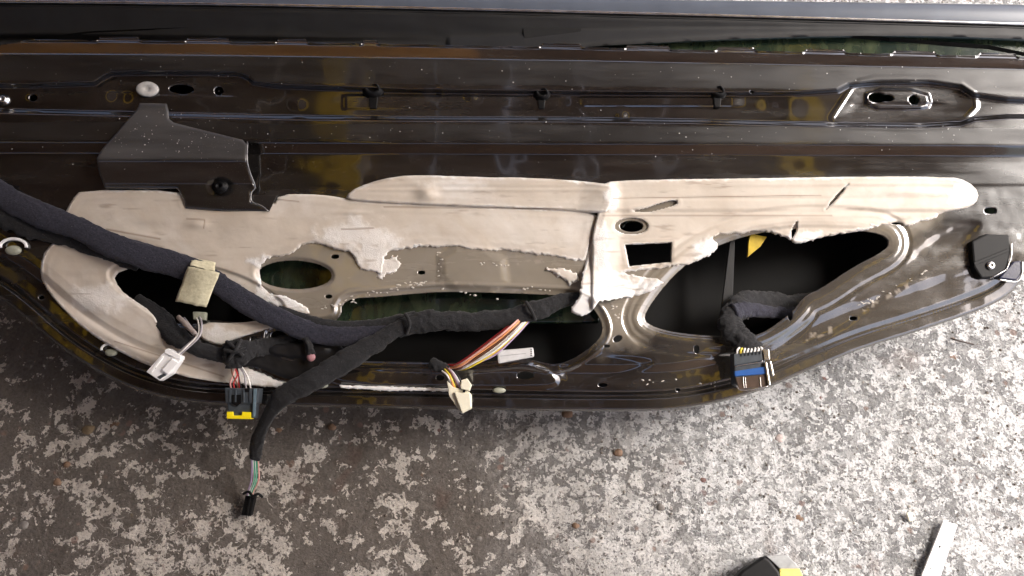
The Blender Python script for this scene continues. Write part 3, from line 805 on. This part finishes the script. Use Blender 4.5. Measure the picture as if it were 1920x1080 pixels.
# ------------------------------------------------------------------ foam
def torn_at(X, Y):
    m = ss(Y, 428, 445) * ss(X, 470, 500) * (1 - ss(X, 1090, 1100)) + ss(Y, 404, 416) * ss(X, 1210, 1240) + ss(Y, 500, 515) * ss(X, 1110, 1130) + ss(Y, 650, 670) * ss(X, 400, 430)
    return np.clip(m, 0, 1)
def foamsheet(name, poly, holes, lift=None, torn=1.0, label=None, thick=2.4, cuts=(), white=None, rnd=3):
    p = chaikin(poly, 1) if len(poly) > 5 else np.array(poly, float)
    x0, y0 = p.min(0) - 8; x1, y1 = p.max(0) + 8
    def s(X, Y):
        r = sdf(p, X, Y) + torn * (.12 + torn_at(X, Y)) * (5 * fbm(X / 16, Y / 16, 4) + 5 * fbm(X / 5, Y / 5, 3)) + .8 * fbm(X / 40, Y / 40, 2)
        for h in holes: r = np.minimum(r, -2 * sdf_near(h, X, Y, 30) + .5 * fbm(X / 7, Y / 7, 2))
        for (a, b, wd) in cuts:
            L = (b[0] - a[0]) ** 2 + (b[1] - a[1]) ** 2
            t = np.clip(((X - a[0]) * (b[0] - a[0]) + (Y - a[1]) * (b[1] - a[1])) / L, 0, 1)
            q = np.hypot(X - a[0] - t * (b[0] - a[0]), Y - a[1] - t * (b[1] - a[1]))
            r = np.minimum(r, 3 * (q - .75 * wd * np.sin(math.pi * np.clip(t, .08, .97))))
        return r
    def w(X, Y, S):
        h = np.maximum(relief(X, Y), -.006)
        h = h + (thick * (.25 + .75 * ss(S, 0, rnd)) + .9 * fbm(X / 90, Y / 50, 3) + .16 * fbm(X / 18, Y / 14, 3)) * MM
        h = h + .25 * MM * (np.exp(-((S - 14) / 4) ** 2))
        for (bx, by, rx, ry, hh) in DENTS:
            h = h + hh * MM * np.exp(-(((X - bx) / rx) ** 2 + ((Y - by) / ry) ** 2))
        if lift is not None: h = h + lift(X, Y) * MM
        return h
    def col(X, Y, S):
        e = (1 - ss(S + 5 * fbm(X / 10, Y / 10, 3), .5, 6)) * (.25 + .6 * ss(fbm(X / 45 + 7, Y / 45, 3), -.15, .3))
        for (wx, wy, wr, wh, wa) in WHITES: e = np.maximum(e, wa * ss(1.3 - np.hypot((X - wx) / wr, (Y - wy) / wh) + .8 * fbm(X / 14, Y / 14, 4), 0, .8))
        if white is not None: e = np.maximum(e, white(X, Y))
        g = .5 * ss(fbm(X / 50 + 40, Y / 8 + 9, 4), .35, .7)
        for (a, b, wd) in CREASE:
            L = (b[0] - a[0]) ** 2 + (b[1] - a[1]) ** 2
            t = np.clip(((X - a[0]) * (b[0] - a[0]) + (Y - a[1]) * (b[1] - a[1])) / L, 0, 1)
            q = np.hypot(X - a[0] - t * (b[0] - a[0]), Y - a[1] - t * (b[1] - a[1]))
            g = np.maximum(g, .8 * (1 - ss(q, 0, wd)))
        return np.stack([e * (1 - g), g, 0 * g], -1)
    o = sheet(name, (x0, y0, x1, y1), 1.9, s, w, thick * MM * .9, M['foam'], door, col)
    if label: o['label'] = label
    return o
WHITES = [(705, 480, 50, 45, .5), (525, 566, 70, 24, .9), (500, 492, 28, 14, .8), (490, 545, 14, 40, .8), (505, 706, 60, 20, .9), (190, 560, 50, 26, .5), (410, 632, 46, 22, .6), (660, 440, 60, 30, .5), (1165, 545, 90, 26, .9), (1125, 480, 16, 60, .7), (1330, 462, 30, 20, .9), (1510, 446, 40, 12, .8), (1145, 368, 14, 30, .7), (850, 345, 60, 10, .3), (1810, 362, 26, 26, .6)]  # white torn patches, with the flap's light painted in
DENTS = [(268, 426, 30, 9, -1.3), (268, 446, 30, 8, 2), (368, 420, 18, 8, 2.5), (640, 460, 60, 30, 2), (800, 362, 20, 12, 3), (700, 450, 40, 25, 2), (190, 570, 34, 20, 2.5), (140, 530, 26, 20, -1),
         (660, 398, 30, 4, 1.5), (1700, 360, 60, 8, 1.6), (1500, 404, 160, 5, 1.3), (1400, 372, 200, 3, -.7), (900, 356, 200, 3, 1), (480, 420, 60, 30, 1.5)]
CREASE = [((200, 430), (300, 448), 3), ((350, 410), (384, 412), 2), ((384, 412), (382, 428), 2), ((720, 388), (1080, 392), 2), ((1130, 404), (1560, 404), 2), ((1150, 372), (1540, 366), 1.6),
          ((1104, 470), (1118, 408), 2.5), ((500, 372), (560, 378), 2), ((640, 430), (700, 428), 2), ((215, 640), (420, 706), 2)]
def crl(X, Y): return 3.5 * np.exp(-((Y - (520 + (X - 75) * .55 + 40)) / 16) ** 2) * (Y > 540)
foamsheet('foam_sheet', [(120, 404), (134, 374), (152, 356), (340, 356), (352, 383), (512, 386), (522, 364), (600, 364), (640, 370), (664, 377), (840, 385), (1000, 389), (1122, 396), (1114, 430), (1103, 470),
          (1096, 492), (1075, 486), (1030, 480), (960, 470), (900, 468), (850, 462), (800, 461), (745, 467), (722, 478), (720, 500), (716, 520), (701, 507), (683, 510), (668, 492), (660, 475), (630, 466),
          (585, 454), (565, 458), (545, 475), (502, 484), (486, 500), (489, 530), (497, 546), (530, 556), (560, 566), (584, 582), (560, 598), (500, 617), (430, 640), (408, 649), (371, 632),
          (376, 604), (440, 606), (500, 600), (534, 586), (480, 556), (400, 524), (330, 502), (250, 500), (211, 514), (222, 541), (250, 562), (284, 585), (298, 605), (330, 635), (360, 655), (400, 668),
          (425, 668), (440, 682), (470, 690), (515, 710), (546, 720), (528, 727), (430, 720), (330, 704), (240, 670), (160, 620), (110, 572), (80, 532), (75, 500), (85, 466), (126, 438), (130, 420)],
          [], lift=crl, torn=.55, label='large torn cream foam sheet at the left')
foamsheet('foam_sheet', [(646, 374), (656, 358), (690, 343), (740, 330), (800, 328), (900, 332), (1000, 333), (1100, 340), (1150, 347), (1152, 362), (1142, 397), (1120, 399), (1000, 391), (830, 386), (700, 379)], [],
          lift=lambda X, Y: 2.6 + 5 * ss(X, 1080, 1140), torn=.3, label='narrow cream foam strip under the belt', thick=3.5)
def lift_r(X, Y): return 2 * ss(400 - Y, 0, 10) + 24 * ss(Y + (1130 - X) * .5, 500, 590) * (1 - ss(X, 1110, 1210)) + 5 * ss(X, 1110, 1112) * (1 - ss(X, 1130, 1170))
def lit_white_r(X, Y): return np.maximum(ss(Y, 505, 560) * (1 - ss(X, 1200, 1260)), ss(Y, 452, 470) * ss(X, 1290, 1320)) * .95  # whitens the curled flap as if facing the light, and a torn corner
foamsheet('foam_sheet', [(1126, 348), (1150, 338), (1300, 336), (1600, 331), (1780, 331), (1816, 340), (1836, 362), (1829, 382), (1810, 391), (1760, 400), (1756, 411), (1720, 416), (1700, 427), (1680, 416), (1640, 426),
          (1620, 434), (1560, 440), (1520, 452), (1495, 458), (1478, 447), (1440, 433), (1400, 436), (1330, 443), (1350, 460), (1334, 476), (1300, 491), (1260, 500), (1180, 509), (1142, 512), (1200, 516),
          (1247, 526), (1230, 541), (1215, 549), (1160, 561), (1150, 559), (1126, 563), (1106, 588), (1086, 592), (1068, 582), (1084, 560), (1090, 530), (1100, 480), (1113, 425), (1122, 397)],
          [chaikin([(1180, 394), (1205, 393), (1240, 380), (1268, 374), (1271, 383), (1235, 393), (1210, 399)], 1), ell(1184, 424, 31, 15), HOLE_RECT],
          lift=lift_r, torn=.6, label='cream foam sheet at the right with a curled white flap', cuts=[((1590, 346), (1548, 392), 2.6), ((1494, 416), (1484, 448), 5)], white=lit_white_r)
foamsheet('foam_scrap', [(1022, 503), (1050, 502), (1070, 508), (1084, 518), (1082, 528), (1062, 538), (1058, 522), (1036, 514)], [], torn=1, thick=3)
foamsheet('foam_scrap', [(715, 486), (744, 474), (752, 492), (742, 516), (724, 514), (716, 524), (704, 512)], [], torn=1.2, thick=1.6, white=lambda X, Y: .35 + 0 * X)
foamsheet('foam_scrap', [(636, 721), (700, 724), (838, 727), (860, 731), (838, 734), (700, 732), (640, 728)], [], torn=.3, thick=1.8, white=lambda X, Y: .9 + 0 * X)
rs = random.Random(5)
vs, fs = [], []
for line, cnt in (([(600, 577), (700, 550), (770, 533), (800, 530)], 40), ([(900, 496), (960, 496)], 8), ([(1150, 572), (1158, 600)], 10), ([(820, 470), (830, 545), (940, 560)], 16), ([(690, 500), (740, 512)], 26),
                  ([(1610, 572), (1640, 560), (1740, 505)], 22), ([(1200, 715), (1290, 712), (1340, 722)], 10), ([(980, 540), (1030, 545)], 8)):
    for _ in range(cnt):
        t = rs.random() * (len(line) - 1); i = int(t); fr = t - i
        x = line[i][0] * (1 - fr) + line[i + 1][0] * fr + rs.gauss(0, 4); y = line[i][1] * (1 - fr) + line[i + 1][1] * fr + rs.gauss(0, 2.5)
        q = ell(x, y, rs.uniform(1.5, 5), rs.uniform(1, 2.2), rs.uniform(-.5, .5), 6)
        w = float(relief(np.array([x]), np.array([y]))[0])
        b0 = len(vs)
        vs += list(P(q[:, 0], q[:, 1], w - .0005)); vs.append(P(np.array(x), np.array(y), np.array(w + rs.uniform(.001, .002))))
        fs += [(b0 + k, b0 + (k + 1) % 6, b0 + 6) for k in range(6)]
gr = obj('glue_crumbs', np.array(vs), fs, simple('dried_glue', (.6, .56, .5), .6), door); gr['kind'] = 'stuff'
# water drops and grit on the belt
vs, fs = [], []
for _ in range(290):
    if rs.random() < .4: x, y = rs.gauss(330, 70), rs.gauss(260, 24)
    else: x, y = rs.uniform(20, 1880), rs.choice([rs.gauss(132, 14), rs.gauss(252, 12), rs.uniform(110, 320)])
    if not (108 < y < 320): continue
    r = rs.choice([1.0, 1.0, 1.2, 1.4, 2.2]) * .55
    w = float(relief(np.array([x]), np.array([y]))[0])
    if sdf(BR, np.array([x]), np.array([y]))[0] > 4: w = float(bw(y)) * MM
    elif sdf(BR, np.array([x]), np.array([y]))[0] > -6: continue
    b0 = len(vs)
    for (k, h) in ((1, -.0002), (.75, .35), (.3, .55)):
        q = ell(x, y, r * k * rs.uniform(.8, 1.3), r * k, 0, 6); vs += list(P(q[:, 0], q[:, 1], w + h * r * MPP))
    for a in (0, 6): fs += [(b0 + a + k, b0 + a + (k + 1) % 6, b0 + a + 6 + (k + 1) % 6, b0 + a + 6 + k) for k in range(6)]
    fs.append(tuple(b0 + 12 + k for k in range(6)))
gr = obj('grit', np.array(vs), fs, simple('pale_grit', (.45, .44, .42), .25, coat=1.0), door); gr['kind'] = 'stuff'

# ------------------------------------------------------------------ wiring
H = tag(empty('wiring_harness', tuple(P(600, 620, .01))), 'long navy cloth-wrapped wiring harness crossing the torn foam, with four hanging plugs', 'wiring harness')
loom('loom', [(-200, 250, 8, 44), (-60, 325, 9, 46), (20, 375, 10, 48), (90, 408, 12, 48), (150, 430, 14, 42), (220, 464, 15, 45), (300, 488, 14, 47), (370, 510, 14, 43), (420, 538, 13, 38), (470, 572, 12, 42), (530, 602, 12, 38),
     (590, 624, 11, 38), (660, 630, 12, 34), (720, 622, 13, 30), (770, 612, 14, 30)], M['fleece'], H, 110, .26, 18, .10, 'wide navy fleece-wrapped main loom')
loom('loom', [(-190, 262, 2, 60), (-60, 350, 3, 62), (20, 402, 4, 58), (80, 430, 4, 44), (150, 452, 5, 34), (210, 478, 4, 26), (260, 500, 0, 20)], M['tape'], H, 50, .3, 12, .2)
loom('loom', [(520, 585, 6, 24), (590, 606, 8, 24), (650, 612, 9, 22), (720, 608, 11, 24), (780, 598, 13, 30)], M['tape'], H, 50, .5, 12, .12)
loom('loom', [(745, 618, 15, 30), (790, 604, 17, 38), (840, 602, 17, 36), (900, 602, 16, 35), (960, 594, 15, 32), (1010, 580, 13, 34), (1050, 565, 9, 28), (1090, 556, 2, 20), (1120, 548, -12, 18)], M['tape'], H, 80, .5, 16, .14)
loom('loom', [(800, 598, 19, 22), (745, 618, 19, 26), (700, 645, 20, 34), (640, 682, 22, 38), (580, 716, 22, 38), (530, 745, 16, 36), (503, 780, 4, 24), (487, 815, -12, 24), (480, 840, -26, 26), (478, 861, -36, 20)], M['tape'], H, 90, .42, 16, .14,
     'tapered black cloth-wrapped branch hanging over the door edge')
loom('loom', [(255, 560, -14, 22), (300, 597, -4, 34), (330, 630, 5, 34), (370, 652, 9, 30), (410, 664, 11, 28), (445, 664, 12, 44), (470, 655, 8, 34), (500, 650, 0, 30), (560, 640, -6, 30)], M['tape'], H, 70, .5, 14, .16)
loom('loom', [(436, 640, 14, 30), (438, 660, 16, 36), (440, 690, 12, 26)], M['tape'], H, 20, .5, 12, .3)
# cross-tape knots
for pts in ([(424, 640, 22), (440, 652, 24), (456, 668, 20)], [(452, 636, 22), (442, 655, 25), (428, 674, 20)], [(420, 656, 22), (440, 660, 25), (462, 654, 20)], [(760, 588, 23), (768, 606, 27), (762, 626, 20)],
            [(986, 566, 20), (996, 582, 24), (1004, 600, 18)]):
    wire(pts, M['tape'], H, 2.0, 14, 'cloth_tie')
# red-tipped short branch
loom('loom', [(575, 632, 10, 16), (580, 650, 10, 14), (582, 664, 8, 16)], M['tape'], H, 16, .8, 10, .2)
lathe('terminal', 584, 670, 7, [(4, 0), (5, 2), (4, 4), (1, 4.5)], simple('pink_seal', (.4, .2, .22), .5), H, n=12)

# paper tag on the loom
def tagsheet(name, quad, w, par):
    q = np.array(quad, float)
    vs, fs = [], []
    nn = 14
    for i in range(nn + 1):
        for j in range(nn + 1):
            a, b = i / nn, j / nn
            p = (q[0] * (1 - a) + q[1] * a) * (1 - b) + (q[3] * (1 - a) + q[2] * a) * b
            p = p + np.array([2.0 * vnoise(b * 6, 3 + a), 2.0 * vnoise(a * 6 + 8, b)])
            ww = w(a, b) + 1.2 * float(vnoise(a * 4, b * 4))
            vs.append(P(p[0], p[1], ww * MM))
    for i in range(nn):
        for j in range(nn):
            k = i * (nn + 1) + j
            fs.append((k, k + 1, k + nn + 2, k + nn + 1))
    o = obj(name, np.array(vs), fs, M['paper'], par)
    md = o.modifiers.new('thick', 'SOLIDIFY'); md.thickness = .0008
    return o
tagsheet('paper_tag', [(352, 499), (412, 511), (386, 577), (328, 565)], lambda a, b: 27 - 9 * b - 6 * (b < .08) * 0 + 3 * math.sin(3 * a), H)
tagsheet('paper_tag', [(360, 483), (404, 491), (402, 509), (356, 497)], lambda a, b: 12 + 14 * b, H)

# white plug
wp = empty('plug', tuple(P(305, 685, .02)), H); wp['label'] = 'white plastic plug on a thin grey lead'
prism('plug_body', [(315, 655), (336, 667), (338, 676), (328, 690), (322, 700), (299, 714), (274, 697), (302, 665)], 26, 11, M['white_plastic'], wp, 1.0)
prism('plug_latch', [(322, 672), (334, 680), (314, 702), (302, 694)], 29, 4, M['white_plastic'], wp, .8)
prism('plug_collar', [(309, 656), (315, 653), (339, 667), (338, 674), (330, 672), (308, 662)], 27.5, 13, M['white_plastic'], wp, .6)
wire([(345, 596, 0), (360, 616, 12), (369, 630, 20), (350, 648, 24), (336, 660, 23), (328, 668, 22)], M['w_grey'], H, 1.3)
wire([(372, 590, -2), (378, 606, 12), (374, 630, 22), (352, 652, 25), (338, 664, 23), (330, 670, 22)], M['w_grey'], H, 1.2)
wire([(366, 590, -4), (372, 606, 10), (371, 628, 20), (348, 652, 26), (334, 664, 24)], M['w_white'], H, 1.0)
loom('loom', [(334, 594, 6, 9), (348, 608, 14, 10), (366, 626, 20, 9)], simple('pale_sleeve', (.32, .27, .25), .6), H, 16, .8, 10, .05)
prism('loom_clip', [(361, 584), (385, 585), (384, 600), (362, 599)], 3, 8, M['green_putty'], H, 1)

for q in ([(306, 700), (312, 703), (300, 711), (294, 707)], [(284, 692), (290, 687), (293, 690), (287, 695)]): prism('plug_slot', q, 26.3, 1, M['grey_plastic'], wp, .2)
prism('plug_rib', [(303, 667), (307, 669), (285, 698), (281, 696)], 27, 2, M['white_plastic'], wp, .4)
# grey plug with a yellow catch
gp = empty('plug', tuple(P(450, 755, 0)), H); gp['label'] = 'grey plastic plug with a yellow catch'
prism('plug_body', [(421, 727), (486, 728), (483, 757), (423, 756)], 14, 17, M['grey_plastic'], gp, 1.0)
prism('plug_body', [(426, 755), (480, 756), (477, 784), (428, 783)], 12, 15, M['grey_plastic'], gp, 1.0)
for a, b in ((429, 433), (440, 443), (455, 458), (467, 471)): prism('plug_rib', [(a, 731), (b, 731), (b, 754), (a, 754)], 15.2, 2, M['grey_plastic'], gp, .3)
prism('plug_edge', [(475, 729), (481, 729), (478, 782), (473, 782)], 15.6, 3, simple('blue_grey_plastic', (.12, .17, .2), .25), gp, .6)
prism('plug_slot', [(434, 740), (452, 740), (452, 756), (444, 762), (434, 756)], 14.9, 2, M['black_plastic'], gp, .3)
prism('plug_slot', [(459, 728), (468, 728), (467, 735), (459, 735)], 15.0, 2, M['black_plastic'], gp, .3)
prism('plug_catch', [(425, 772), (436, 772), (437, 779), (453, 779), (454, 772), (470, 773), (470, 786), (425, 785)], 15.5, 12, M['yellow_plastic'], gp, .5)
for k, (x0, x1, x2, m) in enumerate(((433, 436, 446, 'brown'), (437, 445, 440, 'red'), (441, 438, 434, 'pink'), (444, 447, 452, 'black'), (448, 458, 462, 'grey'), (452, 462, 470, 'white'), (439, 447, 450, 'red'))):
    wire([(x0, 686, 8 + k % 3), (x1, 702, 13), (x2 - 2, 718, 13), (x2, 730, 9)], M['w_' + m], H, .9)

# cream plug with its bundle
mid = [((985 + a, 592 + b), (985 + a * .3 - 50, 640 + b * 2.4), (868 + c, 682 + d), m, dw) for a, b, c, d, m, dw in
       ((-4, 0, 0, 2, 'pink', 4), (-7, -3, -6, -2, 'red', 0), (0, 3, 0, 6, 'brown', 3), (3, 5, 6, 6, 'white', 6), (5, 8, 14, 6, 'yellow', 4), (-2, 1, -5, 3, 'orange', 7), (4, 7, 8, 4, 'white', 9), (7, 10, 12, 2, 'violet', 2), (-5, -1, -2, -1, 'pink', 8), (6, 9, 16, 4, 'orange', 1))]
for a, b, c, m, dw in mid:
    wire([(*a, 12), ((a[0] + b[0]) / 2 + 2, (a[1] + b[1]) / 2 - 3, 16 + dw), (b[0] - 10, b[1] + 2, 17 + dw), (*c, 14 + dw * .5), (c[0] - 22, c[1] + 5, 6), (834, 690, 6)], M['w_' + m], H, 1.15)
for k, (x0, y0, x1, y1, m) in enumerate(((826, 694, 846, 718, 'white'), (830, 690, 852, 722, 'yellow'), (834, 688, 858, 724, 'brown'), (838, 690, 862, 726, 'violet'), (842, 692, 866, 728, 'white'), (832, 694, 850, 724, 'orange'), (845, 692, 869, 724, 'black'))):
    wire([(836, 690, 6), (x0 + 2, y0, 9), ((x0 + x1) / 2 + 2, (y0 + y1) / 2 - 3, 16), (x1, y1, 15), (x1 + 3, y1 + 8, 11)], M['w_' + m], H, 1.0)
loom('loom', [(808, 680, 3, 22), (825, 688, 6, 20), (842, 692, 7, 16)], M['tape'], H, 12, .8, 10, .2)
cp = empty('plug', tuple(P(862, 745, .01)), H); cp['label'] = 'cream plastic plug with a square shoulder'
prism('plug_body', [(838, 714), (850, 726), (876, 732), (884, 740), (884, 766), (867, 775), (858, 766), (842, 742)], 17, 13, M['cream_plastic'], cp, .9)
prism('plug_face', [(852, 735), (881, 738), (883, 765), (866, 773)], 21, 7, M['cream_plastic'], cp, .7)
prism('plug_shoulder', [(865, 713), (876, 709), (884, 722), (880, 733), (864, 729)], 20, 12, M['cream_plastic'], cp, .8)
prism('plug_slot', [(868, 731), (873, 731), (872, 736), (867, 736)], 21.6, 2, M['black_plastic'], cp, .2)

# small black plug at the end of the long branch
bp = empty('plug', tuple(P(466, 948, -.06)), H); bp['label'] = 'small black plug on green and white wires'
prism('plug_body', [(460, 929), (478, 931), (470, 968), (452, 966)], -62, 9, M['black_plastic'], bp, .8)
prism('plug_rib', [(466, 933), (470, 933), (464, 966), (460, 966)], -60.5, 3, M['black_plastic'], bp, .4)
wire([(456, 926, -60), (466, 922, -58), (474, 930, -57), (484, 926, -58), (492, 932, -62)], M['black_plastic'], bp, 1.6, name='plug_catch')
for k, (x0, x1, m) in enumerate(((473, 468, 'violet'), (476, 471, 'white'), (478, 473, 'green'), (480, 474, 'white'), (482, 476, 'green'), (485, 478, 'pink'))):
    wire([(x0 - 2, 852, -32), (x0 - .5, 872, -40), (x0 - 2 + (k % 2) * 2, 900, -52), (x1 - 3, 922, -62), (x1 - 5, 936, -64)], M['w_' + m], H, .95)

# right-hand loom
R_ = tag(empty('wiring_harness', tuple(P(1400, 620, .01))), 'short black cloth loom coming out of the dark opening, ending in a blue-striped grey plug', 'wiring harness')
loom('loom', [(1560, 560, -56, 40), (1500, 572, -40, 42), (1440, 570, -26, 46), (1395, 572, -10, 50), (1372, 592, 2, 44), (1374, 620, 10, 42), (1396, 644, 14, 46), (1410, 662, 13, 50)], M['tape'], R_, 70, .5, 18, .14)
loom('loom', [(1500, 586, -36, 22), (1450, 586, -22, 24), (1400, 580, -4, 30), (1376, 586, 6, 34)], M['fleece'], R_, 40, .5, 12, .12)
dp = empty('plug', tuple(P(1410, 690, .01)), R_); dp['label'] = 'square grey plug with a blue band'
prism('plug_body', [(1376, 662), (1430, 656), (1444, 722), (1396, 730), (1378, 720)], 20, 18, M['grey_plastic'], dp, 1.2)
prism('plug_head', [(1376, 664), (1428, 658), (1430, 676), (1377, 685)], 22.5, 5, M['grey_plastic'], dp, .6)
prism('plug_band', [(1377, 696), (1436, 687), (1440, 701), (1378, 706)], 22, 6, M['blue_plastic'], dp, .8)
prism('plug_face', [(1379, 708), (1436, 702), (1440, 724), (1386, 730)], 21.2, 3, M['brown_plastic'], dp, .4)
for a in (1392, 1396, 1424): prism('plug_rib', [(a, 707), (a + 1.8, 707), (a + 3.5, 727), (a + 1.8, 727)], 22, 2, M['steel'], dp, .2)
prism('plug_slide', [(1430, 655), (1442, 655), (1444, 674), (1433, 676)], 24, 14, M['steel'], dp, .8)
prism('plug_slide', [(1433, 679), (1438, 679), (1445, 722), (1440, 723)], 23.5, 12, M['steel'], dp, .8)
prism('plug_slide', [(1442, 677), (1446, 677), (1452, 704), (1448, 706)], 18, 6, M['steel'], dp, .8)
wire([(1377, 687, 22.5), (1400, 683, 23), (1426, 679, 23), (1430, 676, 23)], M['steel'], dp, .6, name='plug_edge')
wire([(1380, 722, 20), (1388, 731, 21.5), (1410, 730, 22), (1440, 724, 22)], M['steel'], dp, .6, name='plug_edge')
for k in range(8):
    x = 1382 + k * 6.4
    wire([(1396 + k * 3.6, 648, 14), (x + 2, 654, 20), (x, 660, 21), (x - 2, 668, 18)], M['w_white' if k != 1 else 'w_yellow'], R_, 1.15, 10)
for k in range(6): prism('plug_slot', [(1388 + k * 7, 663 - k * .8), (1391 + k * 7, 662.5 - k * .8), (1391 + k * 7, 668 - k * .8), (1388 + k * 7, 668.5 - k * .8)], 23, 1.2, M['black_plastic'], dp, .1)

# bar-code style white label sleeve in the middle opening
sl = empty('label_sleeve', tuple(P(966, 664, -.004)), door)
prism('sleeve', [(932, 657), (1000, 651), (1002, 669), (934, 682)], -1, 7, M['label_white'], sl, 2.0)
for a in range(4):
    prism('printed_mark', [(994.5, 655 + a * 3.6), (997, 654.8 + a * 3.6), (997.3, 656.5 + a * 3.6), (994.8, 656.7 + a * 3.6)], -.7, .6, M['black_plastic'], sl, 0)
prism('printed_mark', [(938, 667), (986, 662), (986, 663.2), (938, 668.2)], -.7, .6, simple('grey_print', (.35, .35, .36), .6), sl, 0)

# black plastic carrier left of the middle opening
def carrier_w(X, Y, S): return (2.5 - 4 * ss(np.hypot((X - 560) / 60, (Y - 655) / 16), .8, 1.1) + 1.5 * fbm(X / 30, Y / 20, 3) + 2 * ss(S, 0, 6)) * MM
CAR = chaikin([(440, 690), (452, 640), (520, 616), (560, 622), (640, 640), (660, 690), (640, 712), (560, 716), (520, 706), (480, 686)], 2)
cm = simple('black_carrier_plastic', (.011, .011, .012), .42, scale=60)
sheet('plastic_carrier', (430, 606, 670, 722), 3, lambda X, Y: np.minimum(sdf(CAR, X, Y), -sdf_near(chaikin([(500, 622), (545, 618), (575, 640), (510, 648)], 2), X, Y, 20)), carrier_w, 3 * MM, cm, door)
# yellow wedge showing inside the right opening
prism('yellow_marker', [(1408, 438), (1438, 444), (1426, 462), (1402, 482), (1404, 452)], -14, 5, simple('yellow_card', (.55, .38, .02), .55), door, .5)
prism('window_guide', [(1369, 452), (1378, 448), (1374, 560), (1362, 600), (1350, 600)], -20, 4, M['rubber'], door, .5)

# ------------------------------------------------------------------ things on the ground
def GP(px, py, w=0.0): return G(px, py, np.asarray(w, float))
Z = np.array([0, 0, 1.])
st = tag(empty('plastic_strip', tuple(G(1765, 1030))), 'white flat plastic strip lying on the bright concrete', 'strip')
prism('strip_body', [(1769, 976), (1796, 984), (1764, 1080), (1752, 1120), (1712, 1120), (1728, 1080)], 7, 4, M['white_plastic'], st, .8, GP, Z)
lathe('strip_hole', 1762, 1025, 7.1, [(1.3, 0), (1.2, .3), (.2, .3)], M['black_plastic'], st, Z, GP, 10)
for (a, b) in ((1774, 992), (1745, 1066), (1752, 1050)): lathe('scuff', a, b, 7.1, [(.8, 0), (.6, .2), (.2, .2)], M['grey_plastic'], st, Z, GP, 8)
tl = tag(empty('hand_tool', tuple(G(1450, 1080))), 'black, grey and yellow tool poking into view on the concrete', 'tool')
prism('grip', [(1378, 1085), (1392, 1068), (1432, 1042), (1444, 1050), (1462, 1072), (1470, 1100), (1440, 1130), (1380, 1130)], 26, 22, M['black_plastic'], tl, 3, GP, Z)
prism('tool_body', [(1436, 1042), (1476, 1040), (1492, 1056), (1502, 1068), (1466, 1070), (1452, 1056)], 20, 16, simple('pale_grey_plastic', (.36, .37, .37), .35), tl, 1, GP, Z)
prism('yellow_side', [(1462, 1066), (1500, 1066), (1506, 1080), (1500, 1125), (1462, 1125)], 22, 18, simple('pale_yellow_plastic', (.72, .62, .16), .4), tl, 1, GP, Z)
cs = tag(empty('wood_chip', tuple(G(1708, 965))), 'small cream splinter on the concrete beside the white strip', 'splinter')
prism('splinter', [(1700, 962), (1708, 958), (1714, 976), (1706, 978)], 4, 3, M['cream_plastic'], cs, .5, GP, Z)
tw = tag(empty('twig', tuple(G(1805, 638))), 'short dark twig on the bright concrete right of the door', 'twig')
wire([(1782, 634, 3), (1794, 638, 6), (1810, 642, 4), (1826, 646, 3)], simple('dark_twig', (.05, .035, .03), .8), tw, 1.0, name='stem', proj=GP)

# loose grit on the concrete
vs, fs = [], []
for _ in range(2600):
    x, y = rs.uniform(-60, 1980), rs.uniform(540, 1100)
    if rs.random() < .1: x, y = rs.uniform(1200, 1950), rs.uniform(-10, 30)
    c = G(np.array(x), np.array(y)); R = rs.choice([.5, .7, .9, 1.3, 1.9]) * MM * rs.uniform(.7, 1.1)
    zb = .0015 + .004 * float(fbm(c[0] * 18, c[1] * 18, 3)) + .0022 * float(fbm(c[0] * 110, c[1] * 110, 3)) - .0045
    a0 = rs.random() * 6; b0 = len(vs)
    for k in range(5):
        q = R * rs.uniform(.7, 1.25); vs.append((c[0] + q * math.cos(a0 + k * 1.257), c[1] + q * math.sin(a0 + k * 1.257), zb + R * rs.uniform(-.1, .3)))
    vs.append((c[0], c[1], zb + R * rs.uniform(.5, 1.0))); vs.append((c[0], c[1], zb - R * .7))
    for k in range(5): fs += [(b0 + k, b0 + (k + 1) % 5, b0 + 5), (b0 + (k + 1) % 5, b0 + k, b0 + 6)]
t = NT('loose_grit_stone')
t.set(Base_Color=t.ramp(t.noise(60, 2), [(.35, (.09, .07, .055)), (.5, (.2, .18, .16)), (.65, (.42, .39, .35))]), Roughness=.85)
tag(obj('loose_grit', np.array(vs), fs, t.m, None, False), 'loose pale grit scattered over the concrete', 'grit', kind='stuff')
